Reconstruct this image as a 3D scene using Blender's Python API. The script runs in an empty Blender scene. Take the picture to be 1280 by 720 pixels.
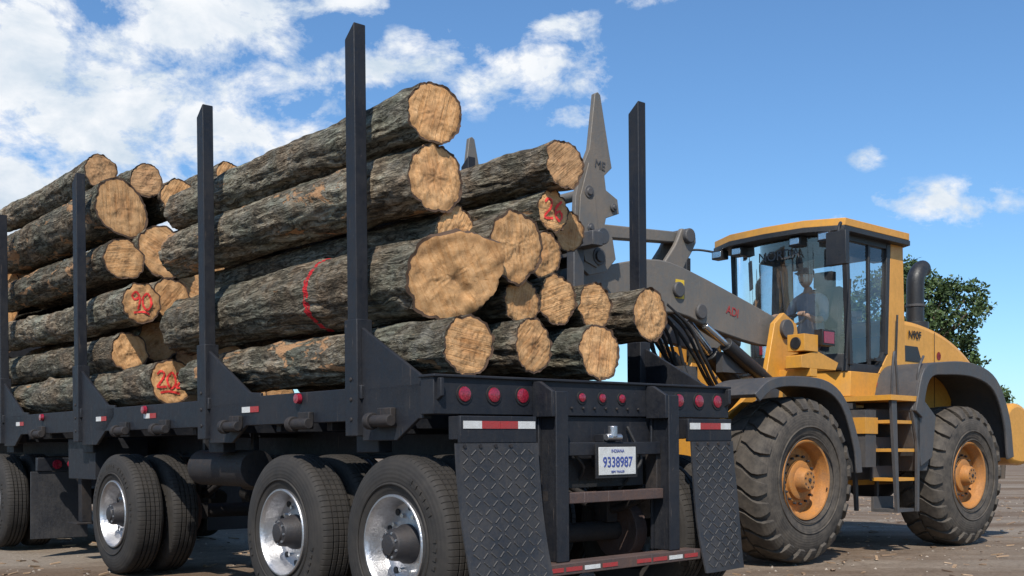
import bpy, bmesh, math, random
from mathutils import Vector, Matrix, noise, Euler
R = math.radians
random.seed(7)
scene = bpy.context.scene

# ------------------------------------------------------------------ materials
class NT:
    def __init__(s, mat):
        mat.use_nodes = True
        s.t = mat.node_tree; s.t.nodes.clear()
    def n(s, typ, **kw):
        nd = s.t.nodes.new(typ)
        for k, v in kw.items(): setattr(nd, k, v)
        return nd
    def l(s, a, b): s.t.links.new(a, b)
    def math(s, op, a, b=None, c=None, clamp=False):
        nd = s.t.nodes.new('ShaderNodeMath'); nd.operation = op; nd.use_clamp = clamp
        for i, x in enumerate((a, b, c)):
            if x is None: continue
            if isinstance(x, (int, float)): nd.inputs[i].default_value = x
            else: s.l(x, nd.inputs[i])
        return nd.outputs[0]
    def ramp(s, fac, stops):
        nd = s.t.nodes.new('ShaderNodeValToRGB')
        el = nd.color_ramp.elements
        while len(el) < len(stops): el.new(0.5)
        for e, (p, c) in zip(el, stops):
            e.position = p; e.color = (c[0], c[1], c[2], 1) if not isinstance(c, (int, float)) else (c, c, c, 1)
        s.l(fac, nd.inputs[0]); return nd.outputs[0]
    def mix(s, fac, a, b, blend='MIX'):
        nd = s.t.nodes.new('ShaderNodeMix'); nd.data_type = 'RGBA'; nd.blend_type = blend
        for i, x in ((0, fac), (6, a), (7, b)):
            if isinstance(x, (int, float)): nd.inputs[i].default_value = x
            elif isinstance(x, tuple): nd.inputs[i].default_value = (x[0], x[1], x[2], 1)
            else: s.l(x, nd.inputs[i])
        return nd.outputs[2]
    def noise(s, vec, scale, detail=4, rough=.55, dist=0):
        nd = s.t.nodes.new('ShaderNodeTexNoise')
        nd.inputs['Scale'].default_value = scale; nd.inputs['Detail'].default_value = detail
        nd.inputs['Roughness'].default_value = rough; nd.inputs['Distortion'].default_value = dist
        if vec is not None: s.l(vec, nd.inputs['Vector'])
        return nd.outputs['Fac']
    def map(s, vec, sc=(1, 1, 1), rot=(0, 0, 0)):
        mp = s.t.nodes.new('ShaderNodeMapping'); mp.inputs['Scale'].default_value = sc; mp.inputs['Rotation'].default_value = rot
        s.l(vec, mp.inputs[0]); return mp.outputs[0]
    def out(s, col, rough=.5, metal=0, height=None, hdist=.01, hstr=.5, spec=.5):
        b = s.t.nodes.new('ShaderNodeBsdfPrincipled'); o = s.t.nodes.new('ShaderNodeOutputMaterial')
        for k, x in (('Base Color', col), ('Roughness', rough), ('Metallic', metal), ('Specular IOR Level', spec)):
            if isinstance(x, (int, float)): b.inputs[k].default_value = x
            elif isinstance(x, tuple): b.inputs[k].default_value = (x[0], x[1], x[2], 1)
            else: s.l(x, b.inputs[k])
        if height is not None:
            bp = s.t.nodes.new('ShaderNodeBump'); bp.inputs['Strength'].default_value = hstr
            bp.inputs['Distance'].default_value = hdist
            s.l(height, bp.inputs['Height']); s.l(bp.outputs[0], b.inputs['Normal'])
        s.l(b.outputs[0], o.inputs[0]); return b

def paint(name, col, rough=.45, metal=0, dirt=.35, dcol=(.16, .12, .085), scale=3, bump=.002, spec=.5, scratch=0.0, scol=(.3, .2, .14)):
    m = bpy.data.materials.new(name); t = NT(m)
    tc = t.n('ShaderNodeTexCoord').outputs['Object']
    n1 = t.noise(tc, scale, 8, .65)
    n2 = t.noise(tc, scale*9, 6, .7)
    n3 = t.noise(t.map(tc, (5, 5, .5)), scale*1.3, 6, .7)
    f = t.math('ADD', t.math('MULTIPLY', n1, .45), t.math('ADD', t.math('MULTIPLY', n2, .3), t.math('MULTIPLY', n3, .25)))
    f = t.ramp(f, [(.42, 0), (.66, 1)])
    f = t.math('MULTIPLY', f, dirt)
    c = t.mix(f, col, dcol)
    c = t.mix(t.math('MULTIPLY', n2, .35), c, (col[0]*.6, col[1]*.6, col[2]*.6))
    if scratch:
        s1 = t.ramp(t.noise(t.map(tc, (1, 1, 1), (.6, .4, .2)), 16, 8, .75, 1.5), [(.66, 0), (.70, 1)])
        s2 = t.ramp(t.noise(t.map(tc, (60, 60, 2.0)), 2.0, 3, .6), [(.68, 0), (.72, 1)])
        sc = t.math('MULTIPLY', t.math('MAXIMUM', s1, s2), scratch)
        c = t.mix(sc, c, scol)
    rg = t.math('ADD', t.math('MULTIPLY', n2, .25), t.math('ADD', t.math('MULTIPLY', f, .5), rough-.12))
    t.out(c, rg, metal, n2, bump*3, .5, spec)
    return m

M = {}
M['steel'] = paint('trailer_black_paint', (.011, .013, .019), .50, 0, .5, (.050, .046, .045), 2.5, spec=.35, scratch=.6, scol=(.16, .12, .095))
M['steel2'] = paint('trailer_worn_steel', (.018, .018, .021), .6, .1, .6, (.09, .068, .055), 4, spec=.35, scratch=.6, scol=(.16, .10, .075))
M['rust'] = paint('rusty_steel', (.085, .06, .055), .6, .2, .9, (.16, .085, .06), 7, scratch=.7, scol=(.27, .22, .20))
M['alu'] = paint('aluminium', (.55, .55, .57), .32, .9, .5, (.18, .16, .14), 5)
M['hub'] = paint('hub_dark', (.04, .04, .045), .5, .4, .4, (.12, .09, .07), 10)
M['dark'] = paint('black_matte', (.010, .010, .011), .6, 0, .3, (.05, .04, .035), 6)
M['blackp'] = paint('black_plastic', (.016, .016, .018), .4, 0, .35, (.08, .07, .06), 6)
M['rubber'] = paint('mudflap_rubber', (.022, .023, .028), .5, .0, .6, (.08, .072, .066), 5, scratch=.4, scol=(.14, .12, .11))
M['rubber2'] = paint('mudflap_tread', (.055, .054, .056), .55, .0, .8, (.13, .115, .10), 12)
M['orange'] = paint('loader_yellow_paint', (.70, .32, .040), .36, 0, .55, (.33, .20, .09), 2.6, .001, scratch=.35, scol=(.12, .07, .04))
M['orange_d'] = paint('loader_rim_paint', (.48, .19, .035), .55, 0, .9, (.22, .13, .075), 7, scratch=.4, scol=(.09, .055, .04))
M['grey'] = paint('loader_grey_paint', (.14, .132, .12), .45, .1, .75, (.25, .19, .14), 3, scratch=.5, scol=(.30, .26, .22))
M['dgrey'] = paint('loader_dark_grey', (.055, .057, .063), .45, 0, .65, (.14, .115, .095), 3, scratch=.3)
M['chrome'] = paint('chrome_rod', (.7, .7, .7), .15, 1, .1, (.3, .3, .3), 5)
M['white'] = paint('white_paint', (.68, .68, .66), .5, 0, .5, (.3, .27, .22), 20)
M['redtape'] = paint('red_tape', (.40, .03, .03), .4, 0, .6, (.13, .08, .07), 20)
M['redspray'] = paint('red_spray_paint', (.85, .03, .03), .7, 0, .2, (.75, .35, .22), 30)
M['blue'] = paint('plate_blue', (.05, .08, .30), .5, 0, .1)
M['yellow'] = paint('yellow_label', (.75, .5, .03), .5, 0, .3)
M['skin'] = paint('skin', (.55, .31, .21), .5, 0, .1, (.3, .15, .1), 10)
M['shirt'] = paint('shirt_cloth', (.28, .32, .38), .85, 0, .2, (.15, .18, .2), 12)
M['jeans'] = paint('jeans_cloth', (.04, .06, .12), .9, 0, .2, (.08, .09, .12), 12)
M['cap'] = paint('cap_cloth', (.06, .065, .08), .85, 0, .1)
M['hair'] = paint('hair', (.03, .02, .015), .7, 0, .1)
M['seat'] = paint('seat_fabric', (.045, .045, .05), .9, 0, .1)

def m_redlens():
    m = bpy.data.materials.new('red_lens'); t = NT(m)
    tc = t.n('ShaderNodeTexCoord').outputs['Object']
    v = t.n('ShaderNodeTexVoronoi'); v.inputs['Scale'].default_value = 90; t.l(tc, v.inputs['Vector'])
    c = t.mix(v.outputs['Distance'], (.36, .02, .045), (.13, .006, .015))
    b = t.out(c, .2, 0, v.outputs['Distance'], .002, .5)
    b.inputs['Coat Weight'].default_value = .5
    return m
M['lens'] = m_redlens()

def m_glass():
    m = bpy.data.materials.new('cab_glass'); t = NT(m)
    tr = t.n('ShaderNodeBsdfTransparent'); tr.inputs[0].default_value = (.86, .91, .92, 1)
    gl = t.n('ShaderNodeBsdfGlossy'); gl.inputs['Roughness'].default_value = .03; gl.inputs[0].default_value = (.9, .95, 1, 1)
    fr = t.n('ShaderNodeFresnel'); fr.inputs[0].default_value = 1.5
    f = t.math('ADD', t.math('MULTIPLY', fr.outputs[0], 1.1), .04, clamp=True)
    df = t.n('ShaderNodeBsdfDiffuse'); df.inputs[0].default_value = (.35, .36, .37, 1)
    tc = t.n('ShaderNodeTexCoord').outputs['Object']
    n = t.ramp(t.noise(tc, 3, 6, .6), [(.4, 0.03), (.8, .20)])
    mx = t.n('ShaderNodeMixShader'); t.l(f, mx.inputs[0]); t.l(tr.outputs[0], mx.inputs[1]); t.l(gl.outputs[0], mx.inputs[2])
    m2 = t.n('ShaderNodeMixShader'); t.l(n, m2.inputs[0]); t.l(mx.outputs[0], m2.inputs[1]); t.l(df.outputs[0], m2.inputs[2])
    o = t.n('ShaderNodeOutputMaterial'); t.l(m2.outputs[0], o.inputs[0])
    return m
M['glass'] = m_glass()

def m_tire(name, ax1, ax2, nsipe, rmin, dusty):
    m = bpy.data.materials.new(name); t = NT(m)
    tc = t.n('ShaderNodeTexCoord').outputs['Object']
    sp = t.n('ShaderNodeSeparateXYZ'); t.l(tc, sp.inputs[0])
    a, b = sp.outputs[ax1], sp.outputs[ax2]
    ang = t.math('ARCTAN2', a, b)
    rad = t.math('SQRT', t.math('ADD', t.math('MULTIPLY', a, a), t.math('MULTIPLY', b, b)))
    sip = t.math('ABSOLUTE', t.math('SINE', t.math('MULTIPLY', ang, nsipe)))
    sip = t.ramp(sip, [(.0, 0), (.3, 1)])
    on = t.math('GREATER_THAN', rad, rmin)
    h1 = t.math('MULTIPLY', t.math('MULTIPLY', t.math('SUBTRACT', sip, 1), on), 1.0)
    rings = t.math('MULTIPLY', t.math('SINE', t.math('MULTIPLY', rad, 260)), .06)
    n = t.noise(tc, 9, 8, .7); n2 = t.noise(tc, 40, 4, .6)
    h = t.math('ADD', t.math('ADD', h1, rings), t.math('MULTIPLY', n2, .15))
    f = t.math('MULTIPLY', t.ramp(n, [(.3, .15), (.7, 1)]), dusty)
    c = t.mix(f, (.020, .019, .019), (.17, .14, .11))
    c = t.mix(t.math('MULTIPLY', t.math('MULTIPLY', t.math('SUBTRACT', 1, sip), on), .7), c, (.006, .006, .006))
    t.out(c, .75, 0, h, .012, .6, .3)
    return m
M['ttire'] = m_tire('truck_tire_rubber', 1, 2, 42, .500, .16)
M['ltire'] = m_tire('loader_tire_rubber', 0, 2, 1, 9, .62)

def m_bark(name, stripped=.0, redrings=()):
    m = bpy.data.materials.new(name); t = NT(m)
    tc = t.n('ShaderNodeTexCoord').outputs['Object']
    oi = t.n('ShaderNodeObjectInfo').outputs['Random']
    cx = t.n('ShaderNodeCombineXYZ'); t.l(t.math('MULTIPLY', oi, 13.7), cx.inputs[2])
    ad = t.n('ShaderNodeVectorMath', operation='ADD'); t.l(tc, ad.inputs[0]); t.l(cx.outputs[0], ad.inputs[1])
    vec = ad.outputs[0]
    mp = t.map(vec, (1, 1, .13))
    nz = t.n('ShaderNodeTexNoise'); nz.inputs['Scale'].default_value = 9; nz.inputs['Detail'].default_value = 5; t.l(t.map(vec, (1, 1, .5)), nz.inputs['Vector'])
    wm = t.n('ShaderNodeVectorMath', operation='MULTIPLY_ADD'); t.l(nz.outputs['Color'], wm.inputs[0])
    wm.inputs[1].default_value = (.11, .11, .11); t.l(mp, wm.inputs[2])
    w = wm.outputs[0]
    r1 = t.math('ABSOLUTE', t.math('SUBTRACT', t.noise(w, 17, 3, .55), .5))
    r1 = t.ramp(r1, [(0, 0), (.13, 1)])
    r2 = t.math('ABSOLUTE', t.math('SUBTRACT', t.noise(w, 40, 3, .6), .5))
    r2 = t.ramp(r2, [(0, 0), (.16, 1)])
    fine = t.noise(t.map(vec, (1, 1, .4)), 95, 6, .75)
    n2 = t.noise(vec, 2.2, 5, .6)
    n4 = t.noise(vec, 9, 6, .7)
    h = t.math('ADD', t.math('ADD', t.math('MULTIPLY', r1, .38), t.math('MULTIPLY', r2, .24)), t.math('MULTIPLY', fine, .42))
    c = t.ramp(h, [(.22, (.024, .021, .018)), (.48, (.118, .104, .088)), (.72, (.225, .205, .178)), (.92, (.39, .365, .325))])
    tint = t.mix(t.ramp(n2, [(.38, 0), (.62, 1)]), (1.18, .98, .78), (.84, .93, .84))
    c = t.mix(1.0, c, tint, 'MULTIPLY')
    c = t.mix(t.math('MULTIPLY', t.ramp(n4, [(.5, 0), (.70, 1)]), .5), c, (.29, .275, .235))
    dk = t.ramp(t.noise(t.map(vec, (1, 1, .6)), 5, 6, .7), [(.36, 1), (.48, 0)])
    c = t.mix(t.math('MULTIPLY', dk, .5), c, (.04, .036, .030))
    br = t.math('ADD', .74, t.math('MULTIPLY', oi, .6))
    cb = t.n('ShaderNodeVectorMath', operation='SCALE'); t.l(c, cb.inputs[0]); t.l(br, cb.inputs['Scale']); c = cb.outputs[0]
    n3 = t.noise(t.map(vec, (1, 1, .45)), 4.2, 6, .68, .5)
    st = t.ramp(n3, [(.66-stripped, 0), (.68-stripped, 1)])
    wood = t.ramp(fine, [(.3, (.19, .10, .05)), (.7, (.44, .26, .14))])
    c = t.mix(st, c, wood)
    h = t.mix(st, h, (.30, .30, .30))
    sp = t.n('ShaderNodeSeparateXYZ'); t.l(tc, sp.inputs[0])
    for pos in redrings:
        wob = t.math('MULTIPLY', t.math('SUBTRACT', t.noise(tc, 3, 2), .5), .22)
        dz = t.math('ABSOLUTE', t.math('SUBTRACT', t.math('ADD', sp.outputs[2], wob), pos))
        k = t.math('MULTIPLY', t.math('LESS_THAN', dz, .022), t.math('GREATER_THAN', t.noise(tc, 26, 4), .40))
        c = t.mix(t.math('MULTIPLY', k, .9), c, (.55, .02, .03))
    t.out(c, .92, 0, h, .030, .9, .12)
    return m
M['bark'] = m_bark('bark'); M['bark2'] = m_bark('bark_stripped', .09); M['bark3'] = m_bark('bark_marked', .02, (1.22,))

def m_cut(name, heart=.5, brown_mix=0.0):
    m = bpy.data.materials.new(name); t = NT(m)
    tc = t.n('ShaderNodeTexCoord').outputs['Object']
    oin = t.n('ShaderNodeObjectInfo'); oi = oin.outputs['Random']
    csp = t.n('ShaderNodeSeparateColor'); t.l(oin.outputs['Color'], csp.inputs[0])
    lr = csp.outputs[0]
    fr = lambda k: t.math('FRACT', t.math('MULTIPLY', oi, k))
    of = t.n('ShaderNodeCombineXYZ')
    t.l(t.math('MULTIPLY', t.math('SUBTRACT', oi, .5), .07), of.inputs[0]); t.l(t.math('MULTIPLY', t.math('SUBTRACT', fr(7.3), .5), .07), of.inputs[1])
    t.l(t.math('MULTIPLY', oi, 9), of.inputs[2])
    ad = t.n('ShaderNodeVectorMath', operation='ADD'); t.l(tc, ad.inputs[0]); t.l(of.outputs[0], ad.inputs[1])
    vec = ad.outputs[0]
    sp = t.n('ShaderNodeSeparateXYZ'); t.l(vec, sp.inputs[0])
    x, y = sp.outputs[0], sp.outputs[1]
    rad = t.math('SQRT', t.math('ADD', t.math('MULTIPLY', x, x), t.math('MULTIPLY', y, y)))
    wr = t.math('MULTIPLY', t.math('SUBTRACT', t.noise(vec, 8, 3), .5), .07)
    rw = t.math('ADD', rad, wr)
    rn = t.math('DIVIDE', rw, lr)
    s0 = t.n('ShaderNodeSeparateXYZ'); t.l(tc, s0.inputs[0])
    rn0 = t.math('DIVIDE', t.math('SQRT', t.math('ADD', t.math('MULTIPLY', s0.outputs[0], s0.outputs[0]), t.math('MULTIPLY', s0.outputs[1], s0.outputs[1]))), lr)
    cr = t.n('ShaderNodeCombineXYZ'); t.l(rw, cr.inputs[0]); t.l(t.math('MULTIPLY', oi, 17), cr.inputs[1])
    ringn = t.noise(cr.outputs[0], 85, 3, .7)
    rings = t.ramp(ringn, [(.40, 0), (.60, 1)])
    ang = t.math('ARCTAN2', y, x)
    cv = t.n('ShaderNodeCombineXYZ'); t.l(t.math('MULTIPLY', ang, 2.6), cv.inputs[0]); t.l(t.math('MULTIPLY', rad, 2.0), cv.inputs[1]); t.l(t.math('MULTIPLY', oi, 31), cv.inputs[2])
    crk = t.noise(cv.outputs[0], 7, 4, .65)
    crack = t.math('MULTIPLY', t.ramp(crk, [(.31, 1), (.345, 0)]), t.ramp(rn, [(.10, 1), (.95, .2)]))
    rays = t.noise(t.map(cv.outputs[0], (14, 1.5, 1)), 4, 3, .6)
    rotv = t.n('ShaderNodeVectorRotate', rotation_type='Z_AXIS'); t.l(vec, rotv.inputs['Vector']); t.l(t.math('MULTIPLY', oi, 6.28), rotv.inputs['Angle'])
    saw = t.noise(t.map(rotv.outputs[0], (4, 75, 1)), 2, 5, .7)
    saw2 = t.ramp(t.noise(t.map(rotv.outputs[0], (1.2, 26, 1)), 2, 2, .5), [(.42, 0), (.5, 1)])
    grit = t.noise(vec, 70, 8, .85)
    med = t.noise(vec, 14, 10, .8, .2)
    c = t.ramp(t.math('ADD', t.math('MULTIPLY', grit, .5), t.math('MULTIPLY', med, .5)), [(.36, (.44, .205, .075)), (.50, (.66, .365, .160)), (.64, (.80, .52, .28))])
    hz = t.math('MULTIPLY', t.ramp(rn, [(.35, 1), (.60, 0)]), t.math('MULTIPLY', t.math('GREATER_THAN', fr(3.7), .3), .62))
    c = t.mix(hz, c, (.40, .175, .065))
    pith = t.math('MULTIPLY', t.ramp(rn, [(.05, 1), (.17, 0)]), heart)
    c = t.mix(pith, c, (.17, .075, .032))
    c = t.mix(t.math('MULTIPLY', rings, .40), c, (.36, .165, .06))
    c = t.mix(t.math('MULTIPLY', saw, .34), c, (.42, .22, .095))
    c = t.mix(t.math('MULTIPLY', saw2, .14), c, (.86, .60, .34))
    c = t.mix(t.math('MULTIPLY', t.ramp(rays, [(.45, 0), (.7, 1)]), .28), c, (.31, .145, .06))
    stain = t.math('MULTIPLY', t.ramp(t.noise(vec, 11, 9, .8, .5), [(.53, 0), (.62, 1)]), t.ramp(rn0, [(.2, .25), (1.0, 1)]))
    c = t.mix(t.math('MULTIPLY', stain, .65), c, (.17, .09, .045))
    c = t.mix(t.math('MULTIPLY', t.ramp(rn0, [(.80, 0), (1.0, 1)]), .5), c, (.32, .165, .07))
    c = t.mix(t.math('MULTIPLY', crack, .85), c, (.06, .030, .016))
    if brown_mix: c = t.mix(brown_mix, c, (.28, .175, .11))
    br = t.math('ADD', .88, t.math('MULTIPLY', fr(5.1), .32))
    cb = t.n('ShaderNodeVectorMath', operation='SCALE'); t.l(c, cb.inputs[0]); t.l(br, cb.inputs['Scale'])
    h = t.math('SUBTRACT', t.math('ADD', t.math('ADD', t.math('MULTIPLY', saw, .8), t.math('MULTIPLY', saw2, .25)), t.math('MULTIPLY', grit, .5)), crack)
    t.out(cb.outputs[0], .88, 0, h, .008, .85, .12)
    return m
M['cut'] = m_cut('cut_wood', .8); M['cutb'] = m_cut('cut_wood_brown', 1.0, .40)  # second version is the same cut wood mixed toward a darker brown
M['inner'] = paint('inner_bark', (.10, .058, .036), .9, 0, .5, (.035, .024, .018), 20, .004)

def m_ground():
    m = bpy.data.materials.new('dirt_ground'); t = NT(m)
    tc = t.n('ShaderNodeTexCoord').outputs['Object']
    a = t.noise(tc, .22, 6, .6); b = t.noise(tc, 2.5, 8, .7); c3 = t.noise(tc, 26, 6, .75)
    bands = t.noise(t.map(tc, (.12, 1, 1), (0, 0, -.25)), .6, 6, .6)
    c = t.ramp(b, [(.3, (.12, .085, .06)), (.5, (.22, .165, .12)), (.72, (.34, .27, .205))])
    c = t.mix(t.ramp(a, [(.42, 0), (.6, 1)]), c, (.27, .225, .18))
    c = t.mix(t.math('MULTIPLY', t.ramp(bands, [(.42, 0), (.60, 1)]), .7), c, (.12, .075, .047))
    c = t.mix(t.math('MULTIPLY', t.ramp(c3, [(.35, 1), (.52, 0)]), .5), c, (.06, .042, .030))
    h = t.math('ADD', t.math('MULTIPLY', b, .8), t.math('MULTIPLY', c3, .4))
    t.out(c, .95, 0, h, .04, .9, .1)
    return m
M['ground'] = m_ground()

def m_leaf(name, c1, c2):
    m = bpy.data.materials.new(name); t = NT(m)
    g = t.n('ShaderNodeNewGeometry')
    c = t.mix(g.outputs['Random Per Island'], c1, c2)
    t.out(c, .6)
    return m
M['leaf'] = m_leaf('leaves', (.022, .045, .012), (.08, .125, .035))
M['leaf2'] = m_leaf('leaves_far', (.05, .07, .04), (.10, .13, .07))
M['chip'] = m_leaf('bark_chips', (.07, .04, .025), (.42, .28, .17))
M['peb'] = m_leaf('pebbles', (.14, .11, .085), (.38, .32, .26))
M['trunk'] = paint('tree_bark', (.08, .06, .045), .9, 0, .4)

# ------------------------------------------------------------------ geometry
def box(x0, x1, y0, y1, z0, z1):
    v = [(x0, y0, z0), (x1, y0, z0), (x1, y1, z0), (x0, y1, z0), (x0, y0, z1), (x1, y0, z1), (x1, y1, z1), (x0, y1, z1)]
    return v, [(0, 3, 2, 1), (4, 5, 6, 7), (0, 1, 5, 4), (1, 2, 6, 5), (2, 3, 7, 6), (3, 0, 4, 7)]
def prism(poly, axis, a0, a1):
    n = len(poly)
    def mk(p, a):
        if axis == 'x': return (a, p[0], p[1])
        if axis == 'y': return (p[0], a, p[1])
        return (p[0], p[1], a)
    v = [mk(p, a0) for p in poly] + [mk(p, a1) for p in poly]
    f = [tuple(range(n)), tuple(range(2*n-1, n-1, -1))] + [(i, (i+1) % n, n+(i+1) % n, n+i) for i in range(n)]
    return v, f
def rev(prof, c=(0, 0, 0), axis='x', seg=48, closed=False):
    v, f = [], []
    for (a, r) in prof:
        for j in range(seg):
            th = 2*math.pi*j/seg; p, q = r*math.cos(th), r*math.sin(th)
            if axis == 'x': v.append((c[0]+a, c[1]+p, c[2]+q))
            elif axis == 'y': v.append((c[0]+p, c[1]+a, c[2]+q))
            else: v.append((c[0]+p, c[1]+q, c[2]+a))
    n = len(prof)
    for i in range(n if closed else n-1):
        k = (i+1) % n
        for j in range(seg):
            j2 = (j+1) % seg
            f.append((i*seg+j, i*seg+j2, k*seg+j2, k*seg+j))
    if not closed:
        if prof[0][1] > 0: f.append(tuple(range(seg)))
        if prof[-1][1] > 0: f.append(tuple((n-1)*seg+j for j in range(seg-1, -1, -1)))
    return v, f
def tube(pts, r, seg=12):
    pts = [Vector(p) for p in pts]; v, f = [], []
    rs = r if isinstance(r, (list, tuple)) else [r]*len(pts)
    prev = None
    for i, p in enumerate(pts):
        d = (pts[min(i+1, len(pts)-1)]-pts[max(i-1, 0)]).normalized()
        if prev is None:
            a = d.orthogonal().normalized()
        else:
            a = (prev - d*prev.dot(d)).normalized()
        prev = a; b = d.cross(a)
        for j in range(seg):
            th = 2*math.pi*j/seg
            v.append(tuple(p+(a*math.cos(th)+b*math.sin(th))*rs[i]))
    for i in range(len(pts)-1):
        for j in range(seg):
            j2 = (j+1) % seg
            f.append((i*seg+j, i*seg+j2, (i+1)*seg+j2, (i+1)*seg+j))
    f.append(tuple(range(seg-1, -1, -1))); f.append(tuple((len(pts)-1)*seg+j for j in range(seg)))
    return v, f
def cyl(p0, p1, r, seg=20, r1=None):
    return tube([p0, p1], [r, r if r1 is None else r1], seg)
def curve(pts, n=8):
    P = [Vector(p) for p in pts]; P = [P[0]*2-P[1]]+P+[P[-1]*2-P[-2]]; o = []
    for i in range(1, len(P)-2):
        for k in range(n):
            t = k/n; a, b, c, d = P[i-1:i+3]
            o.append(.5*((2*b)+(c-a)*t+(2*a-5*b+4*c-d)*t*t+(3*b-a-3*c+d)*t**3))
    o.append(P[-2]); return o

class Part:
    def __init__(s, name, parent=None):
        s.name, s.parent = name, parent; s.v, s.f, s.m, s.mats = [], [], [], []
    def add(s, g, mat):
        m = M[mat]
        if m not in s.mats: s.mats.append(m)
        k = s.mats.index(m); o = len(s.v)
        s.v += [tuple(p) for p in g[0]]; s.f += [tuple(i+o for i in fc) for fc in g[1]]; s.m += [k]*len(g[1])
        return s
    def done(s, bevel=.006, sharp=35, recalc=True, mesh_only=False):
        me = bpy.data.meshes.new(s.name); me.from_pydata(s.v, [], s.f)
        for m in s.mats: me.materials.append(m)
        me.polygons.foreach_set('material_index', s.m)
        bm = bmesh.new(); bm.from_mesh(me)
        if recalc: bmesh.ops.recalc_face_normals(bm, faces=bm.faces)
        sa = R(sharp)
        for e in bm.edges:
            e.smooth = len(e.link_faces) == 2 and e.calc_face_angle(0) < sa
        for fc in bm.faces: fc.smooth = True
        bm.to_mesh(me); bm.free()
        if mesh_only: return me
        return link(s.name, me, s.parent, bevel)
def link(name, me, parent=None, bevel=0, mtx=None):
    ob = bpy.data.objects.new(name, me); scene.collection.objects.link(ob)
    if parent: ob.parent = parent
    if mtx is not None: ob.matrix_local = mtx
    if bevel:
        b = ob.modifiers.new('bevel', 'BEVEL'); b.width = bevel; b.segments = 2; b.limit_method = 'ANGLE'; b.angle_limit = R(40)
    return ob
def empty(name, loc=(0, 0, 0), rot=(0, 0, 0), parent=None):
    e = bpy.data.objects.new(name, None); scene.collection.objects.link(e)
    e.location = loc; e.rotation_euler = rot; e.empty_display_size = .2
    if parent: e.parent = parent
    return e
def text(name, body, size, loc, mat, parent, rot=(R(90), 0, 0), ext=.001, sx=1, bold=0):
    c = bpy.data.curves.new(name, 'FONT'); c.body = body; c.size = size; c.extrude = ext
    c.align_x = 'CENTER'; c.align_y = 'CENTER'; c.offset = bold; c.materials.append(M[mat])
    o = bpy.data.objects.new(name, c); scene.collection.objects.link(o); o.parent = parent
    o.location = loc; o.rotation_euler = rot; o.scale = (sx, 1, 1); return o

# ------------------------------------------------------------------ frames
TA = math.atan2(.66, .75)
PL = Vector((-.4156, 5.92, 0))
vx = Vector((math.cos(TA), math.sin(TA), 0)); uy = Vector((-math.sin(TA), math.cos(TA), 0))
def TW(t, s, z): return PL+vx*t+uy*s+Vector((0, 0, z))

# ------------------------------------------------------------------ truck wheel mesh
def truck_wheel_meshes():
    w = .27; r = .52
    g = [(.03, .285), (.004, .33), (-.006, .40), (.004, .46), (.02, .495), (.034, .511), (.05, .517)]
    tread = []
    for k in range(4):
        a = .05+.034+k*.04
        tread += [(a, .520), (a+.003, .505), (a+.011, .505), (a+.014, .520)]
    prof = g+tread+[(w-a, q) for a, q in reversed(g)]
    p = Part('tire'); p.add(rev(prof, axis='x', seg=96, closed=True), 'ttire')
    p.add(rev([(-.004, .345), (-.010, .35), (-.010, .355), (-.003, .36)], axis='x', seg=96, closed=True), 'ttire')
    for k in range(26):
        if k % 13 in (0, 7, 8): continue
        th = 2*math.pi*k/52
        c, s = math.cos(th), math.sin(th); r0 = .415
        v, f = box(-.009, .002, -.012, .010, -.014, .014)
        v = [(x, (r0+z)*c-y*s, (r0+z)*s+y*c) for x, y, z in v]
        p.add((v, f), 'ttire')
    tire = p.done(mesh_only=True)
    p = Part('rim')
    p.add(rev([(.05, .287), (.006, .292), (.0, .287), (.0, .278), (.014, .270), (.03, .262), (.10, .250), (.125, .238), (.132, .21), (.12, .17), (.118, .14), (.118, .10), (.2, .10), (.24, .28), (.23, .287)], axis='x', seg=64, closed=True), 'alu')
    for k in range(10):
        th = 2*math.pi*k/10
        c, s = math.cos(th), math.sin(th)
        p.add(rev([(.10, 0.0001), (.10, .014), (.13, .014), (.13, .0001)], (0, .168*c, .168*s), 'x', 6), 'chrome')
        th += .314; c, s = math.cos(th), math.sin(th)
        p.add(rev([(.122, .0001), (.122, .021), (.15, .021), (.15, .0001)], (0, .213*c, .213*s), 'x', 16), 'dark')  # black discs stand in for the shaded depth of the hand holes
    p.add(rev([(.13, .118), (.09, .115), (.06, .098), (-.0, .092), (-.012, .085), (-.018, .06), (-.03, .055), (-.034, .03), (-.034, .0001)], axis='x', seg=40), 'hub')
    for k in range(8):
        th = 2*math.pi*k/8
        p.add(rev([(-.022, .0001), (-.022, .008), (-.01, .008)], (0, .074*math.cos(th), .074*math.sin(th)), 'x', 6), 'alu')
    rim = p.done(mesh_only=True)
    return tire, rim
TT, TR = truck_wheel_meshes()
def truck_wheels(parent, y, dual=True, W=2.6, z=.52):
    for side in (0, 1):
        for d in ((0, 1) if dual else (0,)):
            off = d*.315
            x = off if side == 0 else W-off
            m = Matrix.Translation((x, y, z)) @ Matrix.Rotation(math.pi*side, 4, 'Z') @ Matrix.Rotation(random.random()*6, 4, 'X')
            link('tire', TT, parent, 0, m)
            if d == 0: link('rim', TR, parent, 0, m)

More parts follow.
